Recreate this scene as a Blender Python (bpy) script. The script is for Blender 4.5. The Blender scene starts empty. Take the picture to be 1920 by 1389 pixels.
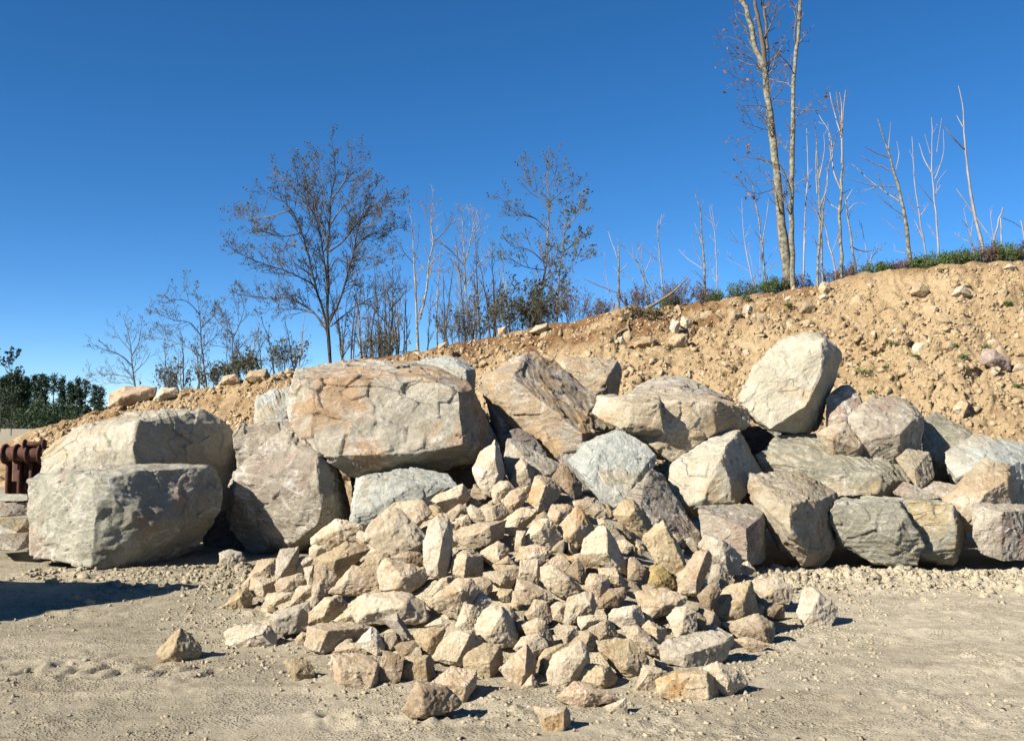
import bpy, bmesh, math, random
import numpy as np
from mathutils import Vector
from mathutils.bvhtree import BVHTree

random.seed(7)
RNG = np.random.default_rng(11)
scene = bpy.context.scene
COL = scene.collection

# ------------------------------------------------------------------ camera
F = 1880.0            # focal length in photo pixels (photo 1920 wide)
HOR = 790.0           # image row of the eye-level horizon
EYE = 1.7
PITCH = math.atan((HOR - 694.5) / F)
cam_data = bpy.data.cameras.new('camera')
cam = bpy.data.objects.new('camera', cam_data)
COL.objects.link(cam)
cam_data.sensor_width = 36.0
cam_data.sensor_fit = 'HORIZONTAL'
cam_data.lens = 36.0 * F / 1920.0
cam_data.clip_end = 5000.0
cam.location = (0, 0, EYE)
cam.rotation_euler = (math.radians(90) + PITCH, 0, 0)
scene.camera = cam

# ------------------------------------------------------------------ light
SUN_EL, SUN_AZ = 32.0, 55.0       # azimuth: degrees to the left of straight behind the camera
world = bpy.data.worlds.new('World')
scene.world = world
world.use_nodes = True
wn = world.node_tree
bg = wn.nodes['Background']
sky = wn.nodes.new('ShaderNodeTexSky')
sky.sky_type = 'NISHITA'
sky.sun_disc = False
sky.sun_elevation = math.radians(SUN_EL)
sky.sun_rotation = math.radians(180 + SUN_AZ)
sky.altitude = 5200
sky.air_density = 1.0
sky.dust_density = 0.1
sky.ozone_density = 2.6
hs = wn.nodes.new('ShaderNodeHueSaturation')
hs.inputs['Saturation'].default_value = 1.27
wn.links.new(sky.outputs[0], hs.inputs['Color'])
wn.links.new(hs.outputs[0], bg.inputs[0])
bg.inputs[1].default_value = 0.061
sd = bpy.data.lights.new('sun', 'SUN')
sd.energy = 5.0
sd.angle = math.radians(0.5)
sd.color = (1.0, 0.93, 0.82)
sun = bpy.data.objects.new('sun', sd)
COL.objects.link(sun)
se, sa = math.radians(SUN_EL), math.radians(SUN_AZ)
to_sun = Vector((-math.sin(sa) * math.cos(se), -math.cos(sa) * math.cos(se), math.sin(se)))
sun.rotation_euler = (-to_sun).to_track_quat('-Z', 'Y').to_euler()
vs = scene.view_settings
vs.view_transform = 'Standard'
vs.look = 'None'
vs.exposure = 1.45
vs.gamma = 1.0
vs.use_curve_mapping = False

# ------------------------------------------------------------------ helpers
CP, SP = math.cos(PITCH), math.sin(PITCH)
def ray(x, y):
    a = (x - 960.0) / F
    b = (694.5 - y) / F
    return np.array((a, CP - b * SP, SP + b * CP))
def P(x, y, d):
    "world point seen at photo pixel x, y standing at ground distance d"
    r = ray(x, y)
    return np.array((0, 0, EYE)) + r * (d / r[1])
ZOOM = {'S': (0, 0, 1), 'A': (0, 640, 2.7773), 'B': (480, 640, 3.656), 'C': (880, 620, 3.3071), 'D': (1360, 600, 2.7786),
        'E': (400, 820, 3.6543), 'H': (940, 1060, 2.909), 'T2': (380, 220, 2.7786), 'T3': (720, 250, 3.387),
        'T4': (1080, 340, 4.0), 'T5': (1300, 0, 2.4806), 'T6': (1560, 140, 3.3083), 'W': (0, 560, 4.0),
        'P1': (400, 960, 6.3133), 'P2': (640, 840, 6.3133), 'P3': (860, 820, 6.3133), 'P4': (760, 980, 6.3133),
        'P5': (1000, 920, 6.3133), 'P6': (1180, 940, 6.3133), 'P7': (960, 1080, 6.3133), 'P8': (1220, 1060, 4.9605),
        'P9': (560, 1040, 6.3133), 'P10': (520, 1160, 6.3133), 'P11': (740, 1140, 5.5794)}
def px(tag, x, y):
    ox, oy, s = ZOOM[tag]
    return ox + x / s, oy + y / s

_perm = RNG.permutation(256).astype(np.int64)
_perm = np.concatenate([_perm, _perm, _perm])
_g = RNG.normal(size=(256, 3)); _g /= np.linalg.norm(_g, axis=1)[:, None]
def perlin(p):
    p = np.asarray(p, float)
    i = np.floor(p).astype(np.int64); f = p - i; i &= 255
    u = f * f * f * (f * (f * 6 - 15) + 10)
    out = np.zeros(len(p))
    for dx in (0, 1):
        wx = u[:, 0] if dx else 1 - u[:, 0]
        for dy in (0, 1):
            wy = u[:, 1] if dy else 1 - u[:, 1]
            for dz in (0, 1):
                wz = u[:, 2] if dz else 1 - u[:, 2]
                h = _perm[_perm[_perm[(i[:, 0] + dx) & 255] + ((i[:, 1] + dy) & 255)] + ((i[:, 2] + dz) & 255)]
                g = _g[h]
                out += wx * wy * wz * (g[:, 0] * (f[:, 0] - dx) + g[:, 1] * (f[:, 1] - dy) + g[:, 2] * (f[:, 2] - dz))
    return out * 1.5
def fbm(p, oct=4, gain=0.5, lac=2.03):
    p = np.asarray(p, float); a = 1.0; s = 0; q = p
    for k in range(oct):
        s = s + a * perlin(q); a *= gain; q = q * lac + 17.3
    return s
def cells(p, tilted=False):
    "worley: distance to the nearest feature point and a random value per cell"
    p = np.asarray(p, float)
    i = np.floor(p).astype(np.int64); f = p - i
    best = np.full(len(p), 9.0); sec = np.full(len(p), 9.0); val = np.zeros(len(p)); tilt = np.zeros(len(p))
    for dx in (-1, 0, 1):
        for dy in (-1, 0, 1):
            for dz in (-1, 0, 1):
                h = _perm[_perm[_perm[(i[:, 0] + dx) & 255] + ((i[:, 1] + dy) & 255)] + ((i[:, 2] + dz) & 255)]
                o = _g[h] * 0.5 + 0.5
                df = f - (o + (dx, dy, dz)); d = (df ** 2).sum(1)
                m = d < best
                if tilted: tilt = np.where(m, (df * _g[(h * 91 + 13) & 255]).sum(1), tilt)
                sec = np.where(m, best, np.minimum(sec, d))
                val = np.where(m, (h * 37 % 256) / 255.0, val); best = np.where(m, d, best)
    if tilted: return np.sqrt(best), np.sqrt(sec), val, tilt
    return np.sqrt(best), np.sqrt(sec), val

def refine(V, T, L, maxit=10):
    for it in range(maxit):
        e = np.concatenate([T[:, [0, 1]], T[:, [1, 2]], T[:, [2, 0]]])
        key = np.minimum(e[:, 0], e[:, 1]).astype(np.int64) * len(V) + np.maximum(e[:, 0], e[:, 1])
        uk, inv = np.unique(key, return_inverse=True)
        ue = np.stack([uk // len(V), uk % len(V)], 1)
        ln = np.linalg.norm(V[ue[:, 0]] - V[ue[:, 1]], axis=1)
        mark = ln > L
        if not mark.any(): break
        mid = np.full(len(ue), -1); mid[mark] = len(V) + np.arange(mark.sum())
        V = np.concatenate([V, (V[ue[mark, 0]] + V[ue[mark, 1]]) / 2])
        m = mid[inv].reshape(3, -1).T
        c = (m >= 0).sum(1)
        out = [T[c == 0]]
        k = c == 3
        t, q = T[k], m[k]
        out += [np.stack([t[:, 0], q[:, 0], q[:, 2]], 1), np.stack([q[:, 0], t[:, 1], q[:, 1]], 1),
                np.stack([q[:, 2], q[:, 1], t[:, 2]], 1), q]
        for r in range(3):
            tr, mr = np.roll(T, -r, 1), np.roll(m, -r, 1)
            k = (c == 1) & (mr[:, 0] >= 0)
            t, q = tr[k], mr[k]
            out += [np.stack([t[:, 0], q[:, 0], t[:, 2]], 1), np.stack([q[:, 0], t[:, 1], t[:, 2]], 1)]
            k = (c == 2) & (mr[:, 2] < 0)
            t, q = tr[k], mr[k]
            out += [np.stack([q[:, 0], t[:, 1], q[:, 1]], 1), np.stack([t[:, 0], q[:, 0], q[:, 1]], 1),
                    np.stack([t[:, 0], q[:, 1], t[:, 2]], 1)]
        T = np.concatenate([o for o in out if len(o)])
    return V, T
def vnormals(V, T):
    n = np.cross(V[T[:, 1]] - V[T[:, 0]], V[T[:, 2]] - V[T[:, 0]])
    t = T.T.ravel(); N = np.stack([np.bincount(t, np.tile(n[:, k], 3), len(V)) for k in range(3)], 1)
    return N / np.maximum(np.linalg.norm(N, axis=1), 1e-12)[:, None]
def smooth(V, T, it=1, f=0.5):
    e = np.concatenate([T[:, [0, 1]], T[:, [1, 2]], T[:, [2, 0]]])
    C = np.bincount(e[:, 0], None, len(V))
    for k in range(it):
        S = np.stack([np.bincount(e[:, 0], V[e[:, 1], j], len(V)) for j in range(3)], 1)
        V = V + f * (S / np.maximum(C, 1)[:, None] - V)
    return V
def hull(pts):
    bm = bmesh.new()
    for p in pts: bm.verts.new(p)
    r = bmesh.ops.convex_hull(bm, input=bm.verts)
    junk = [g for g in set(r['geom_interior'] + r['geom_unused']) if isinstance(g, bmesh.types.BMVert) and g.is_valid]
    bmesh.ops.delete(bm, geom=[v for v in junk], context='VERTS')
    bmesh.ops.triangulate(bm, faces=bm.faces[:])
    bmesh.ops.recalc_face_normals(bm, faces=bm.faces[:])
    bm.verts.index_update()
    V = np.array([v.co[:] for v in bm.verts]); T = np.array([[v.index for v in f.verts] for f in bm.faces])
    bm.free()
    return V, T
def mesh_from(name, V, Fc, smoothed=True, sizes=None):
    "numpy verts + faces (tris, quads, or a flat list with sizes)"
    me = bpy.data.meshes.new(name)
    V = np.ascontiguousarray(V, np.float32)
    me.vertices.add(len(V)); me.vertices.foreach_set('co', V.ravel())
    if sizes is None:
        n = Fc.shape[1]; nf = len(Fc)
        me.loops.add(nf * n); me.polygons.add(nf)
        me.loops.foreach_set('vertex_index', np.ascontiguousarray(Fc, np.int32).ravel())
        me.polygons.foreach_set('loop_start', np.arange(0, nf * n, n, dtype=np.int32))
        me.polygons.foreach_set('loop_total', np.full(nf, n, np.int32))
    me.update(calc_edges=True)
    if smoothed: me.polygons.foreach_set('use_smooth', np.ones(len(me.polygons), bool))
    return me
def link(name, me, mat, loc=(0, 0, 0), parent=None):
    o = bpy.data.objects.new(name, me)
    COL.objects.link(o)
    if me is not None and mat is not None and not me.materials: me.materials.append(mat)
    o.location = loc
    if parent: o.parent = parent
    return o
def tag(o, label, cat, group=None):
    o['label'] = label; o['category'] = cat
    if group: o['group'] = group
    return o
def thing(name, loc, label, cat, group=None):
    return tag(link(name, None, None, loc), label, cat, group)

# ------------------------------------------------------------------ materials
ALB = 0.68      # overall albedo level of the earth, stone and bark pigments below
class NT:
    def __init__(s, name):
        s.m = bpy.data.materials.new(name); s.m.use_nodes = True
        s.t = s.m.node_tree; s.b = s.t.nodes['Principled BSDF']
    def n(s, typ, **kw):
        nd = s.t.nodes.new('ShaderNode' + typ)
        for k, v in kw.items():
            if k in nd.inputs: nd.inputs[k].default_value = v
            else: setattr(nd, k, v)
        return nd
    def l(s, a, b): s.t.links.new(a, b)
    def noise(s, vec, scale, detail=4, rough=0.55, dist=0.0):
        nd = s.n('TexNoise'); nd.inputs['Scale'].default_value = scale; nd.inputs['Detail'].default_value = detail
        nd.inputs['Roughness'].default_value = rough; nd.inputs['Distortion'].default_value = dist
        s.l(vec, nd.inputs['Vector']); return nd.outputs['Fac']
    def mr(s, v, a, b, c=0.0, d=1.0):
        nd = s.n('MapRange'); s.l(v, nd.inputs[0])
        for k, x in zip((1, 2, 3, 4), (a, b, c, d)): nd.inputs[k].default_value = x
        return nd.outputs[0]
    def math(s, op, a, b=None):
        nd = s.n('Math', operation=op)
        for k, x in ((0, a), (1, b)):
            if x is None: continue
            if isinstance(x, (int, float)): nd.inputs[k].default_value = x
            else: s.l(x, nd.inputs[k])
        return nd.outputs[0]
    def mix(s, fac, a, b, mode='MIX'):
        nd = s.n('Mix', data_type='RGBA', blend_type=mode)
        if isinstance(fac, (int, float)): nd.inputs[0].default_value = fac
        else: s.l(fac, nd.inputs[0])
        for k, x in ((6, a), (7, b)):
            if isinstance(x, (tuple, list)): nd.inputs[k].default_value = (*[c * ALB for c in x[:3]], 1)
            else: s.l(x, nd.inputs[k])
        return nd.outputs[2]
    def gray(s, v):
        nd = s.n('CombineColor')
        for k in range(3): s.l(v, nd.inputs[k])
        return nd.outputs[0]
    def bump(s, h, strength, dist, prev=None):
        nd = s.n('Bump'); nd.inputs['Strength'].default_value = strength; nd.inputs['Distance'].default_value = dist
        s.l(h, nd.inputs['Height'])
        if prev: s.l(prev, nd.inputs['Normal'])
        return nd.outputs[0]
    def done(s, col, rough=0.9, normal=None):
        if isinstance(col, (tuple, list)): s.b.inputs['Base Color'].default_value = (*col[:3], 1)
        else: s.l(col, s.b.inputs['Base Color'])
        s.b.inputs['Roughness'].default_value = rough
        s.b.inputs['Specular IOR Level'].default_value = 0.25
        if normal: s.l(normal, s.b.inputs['Normal'])
        return s.m

def rock_mat(name, a, b, stain=None, stain_amt=0.3, white=0.25, scratch=0.5, sc=1.0, bands=0.0, vary=0.18, wcol=(0.62, 0.58, 0.52)):
    """a, b: the two body colours; stain: rust or ochre patches; white: crushed pale bruises; scratch: pale scrape lines"""
    t = NT(name)
    tc = t.n('TexCoord').outputs['Object']
    oi = t.n('ObjectInfo')
    off = t.n('VectorMath', operation='MULTIPLY_ADD')
    t.l(oi.outputs['Random'], off.inputs[0]); off.inputs[1].default_value = (37, 53, 71); t.l(tc, off.inputs[2])
    vec = off.outputs[0]
    n1 = t.noise(vec, 1.6 * sc, 6, 0.62, 0.7)
    col = t.mix(t.mr(n1, 0.42, 0.58), a, b)
    if bands:
        mp = t.n('Mapping'); t.l(vec, mp.inputs[0]); mp.inputs['Rotation'].default_value = (0.5, 0.7, 0.3); mp.inputs['Scale'].default_value = (0.5, 0.5, 4.0)
        nb = t.noise(mp.outputs[0], 2.2 * sc, 5, 0.6, 1.2)
        col = t.mix(t.math('MULTIPLY', t.mr(nb, 0.45, 0.62), bands), col, tuple(x * 0.55 for x in a))
    if stain:
        ns = t.noise(vec, 1.1 * sc, 5, 0.65, 0.5)
        lo = 0.62 - 0.3 * stain_amt
        col = t.mix(t.math('MULTIPLY', t.mr(ns, lo, lo + 0.1), 0.8), col, stain)
    nw = t.noise(vec, 3.1 * sc, 7, 0.72, 0.3)
    lo = 0.66 - 0.2 * white
    col = t.mix(t.math('MULTIPLY', t.mr(nw, lo, lo + 0.09), min(0.8, 0.3 + white)), col, wcol)
    big = sc < 2.0
    if big:
        mps = t.n('Mapping'); t.l(vec, mps.inputs[0]); mps.inputs['Rotation'].default_value = (0.3, 0.9, 0.5); mps.inputs['Scale'].default_value = (0.45, 1.0, 1.3); smv = mps.outputs[0]
    if scratch:
        mask = t.mr(t.noise(vec, 2.0 * sc, 2), 0.40, 0.55)
        for s_, w in ((1.3, 0.012), (2.9, 0.018), (6.5, 0.03)):
            nn = t.noise(smv if big else vec, s_ * sc, 1.5, 0.5, 0.6)
            line = t.mr(t.math('ABSOLUTE', t.math('SUBTRACT', nn, 0.5)), 0.0, w, 1.0, 0.0)
            col = t.mix(t.math('MULTIPLY', t.math('MULTIPLY', line, mask), (0.6 if big else 0.8) * scratch), col, wcol)
    big = sc < 2.0
    if big:      # long pale drag smears and dark hairline cracks on the quarried blocks
        mp = t.n('Mapping'); t.l(vec, mp.inputs[0]); mp.inputs['Rotation'].default_value = (0.9, 0.4, 0.6); mp.inputs['Scale'].default_value = (0.35, 1.0, 2.6)
        sm_ = t.noise(mp.outputs[0], 3.0 * sc, 6, 0.7, 0.8)
        col = t.mix(t.math('MULTIPLY', t.mr(sm_, 0.56, 0.68), 0.35), col, wcol)
        mp2 = t.n('Mapping'); t.l(vec, mp2.inputs[0]); mp2.inputs['Rotation'].default_value = (0.2, 1.1, 0.3); mp2.inputs['Scale'].default_value = (0.5, 0.5, 1.6)
        ck = t.noise(mp2.outputs[0], 1.1 * sc, 3, 0.55, 0.9)
        ckm = t.mr(t.noise(vec, 0.9 * sc, 2), 0.52, 0.60)
        crack = t.math('MULTIPLY', t.mr(t.math('ABSOLUTE', t.math('SUBTRACT', ck, 0.5)), 0.0, 0.005, 1.0, 0.0), ckm)
        col = t.mix(t.math('MULTIPLY', crack, 0.35), col, (0.12, 0.10, 0.08))
    mo = t.noise(vec, (4 if big else 9) * sc, 6, 0.75, 0.4)
    col = t.mix(t.math('MULTIPLY', t.mr(mo, 0.52, 0.66), 0.4 if big else 0.55), col, tuple(x * y for x, y in zip(a, (0.66, 0.58, 0.47))))
    sp = t.noise(vec, 34 * sc, 5, 0.75)
    col = t.mix(1.0, col, t.gray(t.mr(sp, 0.32, 0.68, 0.82 if big else 0.66, 1.15 if big else 1.3)), 'MULTIPLY')
    col = t.mix(1.0, col, t.gray(t.mr(oi.outputs['Random'], 0, 1, 1 - vary, 1 + vary)), 'MULTIPLY')
    h1 = t.noise(vec, 6 * sc, 9, 0.75, 0.5)
    h2 = t.noise(vec, 30 * sc, 7, 0.72)
    nb = t.bump(h1, 0.9, (0.045 if big else 0.06) / sc)
    if big: nb = t.bump(t.math('SUBTRACT', 1.0, crack), 0.8, 0.03, nb)
    nb = t.bump(h2, 0.8, 0.016 / sc, nb)
    return t.done(col, 0.92, nb)

TAN, CREAM, GREY = (0.40, 0.305, 0.20), (0.47, 0.39, 0.285), (0.31, 0.295, 0.25)
STONE = {
    't': rock_mat('stone_tan', (0.405, 0.315, 0.205), (0.51, 0.415, 0.285), (0.34, 0.235, 0.13), 0.25, 0.35, 0.5, 3.2, vary=0.14),
    'c': rock_mat('stone_cream', (0.48, 0.395, 0.27), (0.57, 0.48, 0.345), (0.42, 0.31, 0.18), 0.2, 0.35, 0.4, 3.2, vary=0.12),
    'g': rock_mat('stone_grey', (0.36, 0.315, 0.24), (0.45, 0.395, 0.305), (0.38, 0.31, 0.21), 0.25, 0.25, 0.5, 3.2, vary=0.12),
    'y': rock_mat('stone_ochre', (0.375, 0.29, 0.17), (0.465, 0.37, 0.23), (0.27, 0.185, 0.095), 0.3, 0.2, 0.3, 3.2, vary=0.12),
    'p': rock_mat('stone_pinkish', (0.44, 0.335, 0.215), (0.54, 0.425, 0.285), (0.36, 0.225, 0.14), 0.25, 0.4, 0.7, 3.2, vary=0.12),
    'w': rock_mat('stone_white', (0.50, 0.42, 0.305), (0.58, 0.50, 0.385), (0.42, 0.33, 0.22), 0.2, 0.55, 0.6, 3.2, vary=0.08),
    'o': rock_mat('stone_orange', (0.43, 0.33, 0.205), (0.50, 0.405, 0.275), (0.46, 0.26, 0.09), 0.45, 0.35, 0.4, 3.2, vary=0.1),
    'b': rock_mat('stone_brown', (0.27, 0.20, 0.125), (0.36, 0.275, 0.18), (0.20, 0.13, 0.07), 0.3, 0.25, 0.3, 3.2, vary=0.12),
    'm': rock_mat('stone_mustard', (0.32, 0.235, 0.09), (0.39, 0.295, 0.13), (0.27, 0.20, 0.07), 0.3, 0.1, 0.1, 3.2),
}
BOULD = {
    'greypink': rock_mat('boulder_grey_pink', (0.312, 0.304, 0.237), (0.398, 0.382, 0.300), (0.34, 0.24, 0.18), 0.38, 0.3, 1.0, 1.1, vary=0.06),
    'pale': rock_mat('boulder_pale', (0.408, 0.374, 0.281), (0.486, 0.447, 0.348), (0.44, 0.34, 0.20), 0.3, 0.35, 0.6, 1.0, vary=0.06),
    'rust': rock_mat('boulder_rust', (0.343, 0.311, 0.240), (0.428, 0.391, 0.307), (0.42, 0.265, 0.14), 0.52, 0.5, 1.0, 0.8, vary=0.05),
    'purple': rock_mat('boulder_purple', (0.321, 0.283, 0.219), (0.398, 0.355, 0.275), (0.29, 0.215, 0.165), 0.38, 0.3, 1.0, 1.0, 0.3, vary=0.06),
    'blue': rock_mat('boulder_blue_grey', (0.350, 0.362, 0.321), (0.428, 0.435, 0.385), (0.44, 0.37, 0.25), 0.25, 0.3, 0.5, 1.2, 0.0, 0.06, (0.62, 0.62, 0.58)),
    'tan': rock_mat('boulder_tan', (0.370, 0.311, 0.214), (0.447, 0.385, 0.271), (0.40, 0.28, 0.155), 0.45, 0.3, 0.8, 1.1, vary=0.07),
    'orange': rock_mat('boulder_orange', (0.335, 0.254, 0.159), (0.287, 0.253, 0.202), (0.43, 0.29, 0.15), 0.5, 0.3, 1.0, 1.0, vary=0.05),
    'olive': rock_mat('boulder_olive', (0.262, 0.245, 0.176), (0.329, 0.308, 0.228), (0.42, 0.32, 0.17), 0.25, 0.3, 0.7, 1.1, 0.5, vary=0.06),
    'yellow': rock_mat('boulder_yellow', (0.280, 0.267, 0.202), (0.346, 0.333, 0.257), (0.43, 0.33, 0.16), 0.38, 0.3, 0.8, 1.0, 0.3, vary=0.06),
    'pink': rock_mat('boulder_pink', (0.325, 0.280, 0.212), (0.401, 0.356, 0.273), (0.33, 0.235, 0.175), 0.35, 0.5, 1.0, 1.1, vary=0.06),
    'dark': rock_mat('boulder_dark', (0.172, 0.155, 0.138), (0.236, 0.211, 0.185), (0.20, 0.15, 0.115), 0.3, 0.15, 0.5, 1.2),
}
def soil_mat(name, a, b, c, sc=1.0, bumpd=0.03, peb=0.5):
    t = NT(name)
    vec = t.n('NewGeometry').outputs['Position']
    n1 = t.noise(vec, 0.35 * sc, 5, 0.6, 0.5)
    sx = t.n('SeparateXYZ'); t.l(vec, sx.inputs[0])
    dry = t.math('ADD', n1, t.mr(sx.outputs[0], -3.5, 3.0, -0.15, 0.12))
    col = t.mix(t.mr(dry, 0.36, 0.62), b, a)
    mp = t.n('Mapping'); t.l(vec, mp.inputs[0]); mp.inputs['Scale'].default_value = (0.5, 1.7, 1.0)
    n2 = t.noise(mp.outputs[0], 1.1 * sc, 6, 0.62, 0.8)
    col = t.mix(t.math('MULTIPLY', t.mr(n2, 0.50, 0.68), 0.65), col, c)
    n3 = t.noise(vec, 9 * sc, 6, 0.7)
    col = t.mix(1.0, col, t.gray(t.mr(n3, 0.3, 0.7, 0.82, 1.15)), 'MULTIPLY')
    n4 = t.noise(vec, 70 * sc, 4, 0.7)
    col = t.mix(1.0, col, t.gray(t.mr(n4, 0.3, 0.7, 0.8, 1.18)), 'MULTIPLY')
    v = t.n('TexVoronoi'); v.inputs['Scale'].default_value = 28 * sc; t.l(vec, v.inputs['Vector'])
    pm = t.mr(v.outputs['Distance'], 0.10, 0.22, 1.0, 0.0)
    gate = t.mr(t.noise(vec, 3 * sc, 3), 0.5, 0.62)
    pg = t.math('MULTIPLY', pm, gate)
    col = t.mix(t.math('MULTIPLY', pg, peb), col, (0.50, 0.46, 0.39))
    h = t.noise(vec, 11 * sc, 9, 0.76)
    nb = t.bump(h, 0.9, bumpd * 1.0)
    cr = t.n('TexVoronoi'); cr.inputs['Scale'].default_value = 46 * sc; t.l(vec, cr.inputs['Vector'])
    crumb = t.math('MULTIPLY', t.mr(cr.outputs['Distance'], 0.15, 0.5, 1.0, 0.0), t.mr(t.noise(vec, 2.2 * sc, 4, 0.7), 0.44, 0.58))
    nb = t.bump(crumb, 1.0, 0.018, nb)
    nb = t.bump(n4, 0.6, bumpd * 0.45, nb)
    return t.done(col, 0.95, nb)
M_GROUND = soil_mat('dry_dirt', (0.57, 0.495, 0.36), (0.385, 0.335, 0.235), (0.34, 0.28, 0.185), 1.0, 0.035)
M_CLOD = soil_mat('dirt_clods', (0.52, 0.445, 0.31), (0.46, 0.39, 0.265), (0.40, 0.325, 0.215), 1.4, 0.02, 0.2)
def plain_mat(name, a, b, sc=6.0, rough=0.85, bump=0.01, streak=False):
    t = NT(name)
    tc = t.n('TexCoord').outputs['Object']
    oi = t.n('ObjectInfo')
    off = t.n('VectorMath', operation='MULTIPLY_ADD')
    t.l(oi.outputs['Random'], off.inputs[0]); off.inputs[1].default_value = (37, 53, 71); t.l(tc, off.inputs[2])
    v = off.outputs[0]
    if streak:
        mp = t.n('Mapping'); t.l(v, mp.inputs[0]); mp.inputs['Scale'].default_value = (1, 1, 0.25); v = mp.outputs[0]
    n = t.noise(v, sc, 5, 0.65, 0.3)
    col = t.mix(t.mr(n, 0.4, 0.62), a, b)
    return t.done(col, rough, t.bump(n, 0.6, bump))
BARK = {'pale': plain_mat('bark_pale_lichen', (0.38, 0.355, 0.28), (0.17, 0.14, 0.10), 9, 0.9, 0.01, True),
        'dark': plain_mat('bark_dark', (0.032, 0.027, 0.022), (0.07, 0.058, 0.046), 9, 0.9, 0.01, True),
        'brown': plain_mat('bark_brown', (0.25, 0.20, 0.14), (0.15, 0.115, 0.08), 9, 0.9, 0.01, True),
        'dead': plain_mat('dead_wood', (0.36, 0.335, 0.31), (0.22, 0.195, 0.175), 9, 0.85, 0.006, True),
        'mottled': plain_mat('bark_mottled', (0.27, 0.265, 0.20), (0.09, 0.07, 0.048), 9, 0.9, 0.012, False),
        'twig': plain_mat('twig_bark', (0.095, 0.08, 0.067), (0.155, 0.132, 0.11), 9, 0.9, 0.003)}
def leaf_mat(name, a, b, trans=0.25):
    t = NT(name)
    n = t.noise(t.n('NewGeometry').outputs['Position'], 2.6, 3, 0.6)
    t.b.inputs['Transmission Weight'].default_value = 0.0
    t.done(t.mix(t.mr(n, 0.35, 0.65), a, b), 0.7)
    tr = t.n('BsdfTranslucent'); tr.inputs[0].default_value = (*[min(1, x * 1.3) for x in b], 1)
    mx = t.n('MixShader'); mx.inputs[0].default_value = trans
    t.l(t.b.outputs[0], mx.inputs[1]); t.l(tr.outputs[0], mx.inputs[2])
    t.l(mx.outputs[0], t.t.nodes['Material Output'].inputs['Surface'])
    return t.m
LEAF = {'greenolive': leaf_mat('leaf_green_olive', (0.06, 0.08, 0.03), (0.11, 0.13, 0.05)),
        'olive': leaf_mat('leaf_olive', (0.065, 0.065, 0.03), (0.105, 0.10, 0.045)),
        'brown': leaf_mat('leaf_brown', (0.20, 0.085, 0.04), (0.30, 0.15, 0.07)),
        'green': leaf_mat('leaf_green', (0.06, 0.10, 0.025), (0.11, 0.17, 0.045)),
        'pine': leaf_mat('needle_dark', (0.018, 0.035, 0.018), (0.04, 0.07, 0.028), 0.1),
        'wood': leaf_mat('leaf_wood', (0.016, 0.032, 0.012), (0.034, 0.058, 0.02), 0.15),
        'heath': leaf_mat('heather_brown', (0.12, 0.068, 0.048), (0.19, 0.11, 0.07))}
M_RUST = plain_mat('rusty_steel', (0.055, 0.022, 0.016), (0.11, 0.042, 0.025), 9, 0.8, 0.004)
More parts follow.
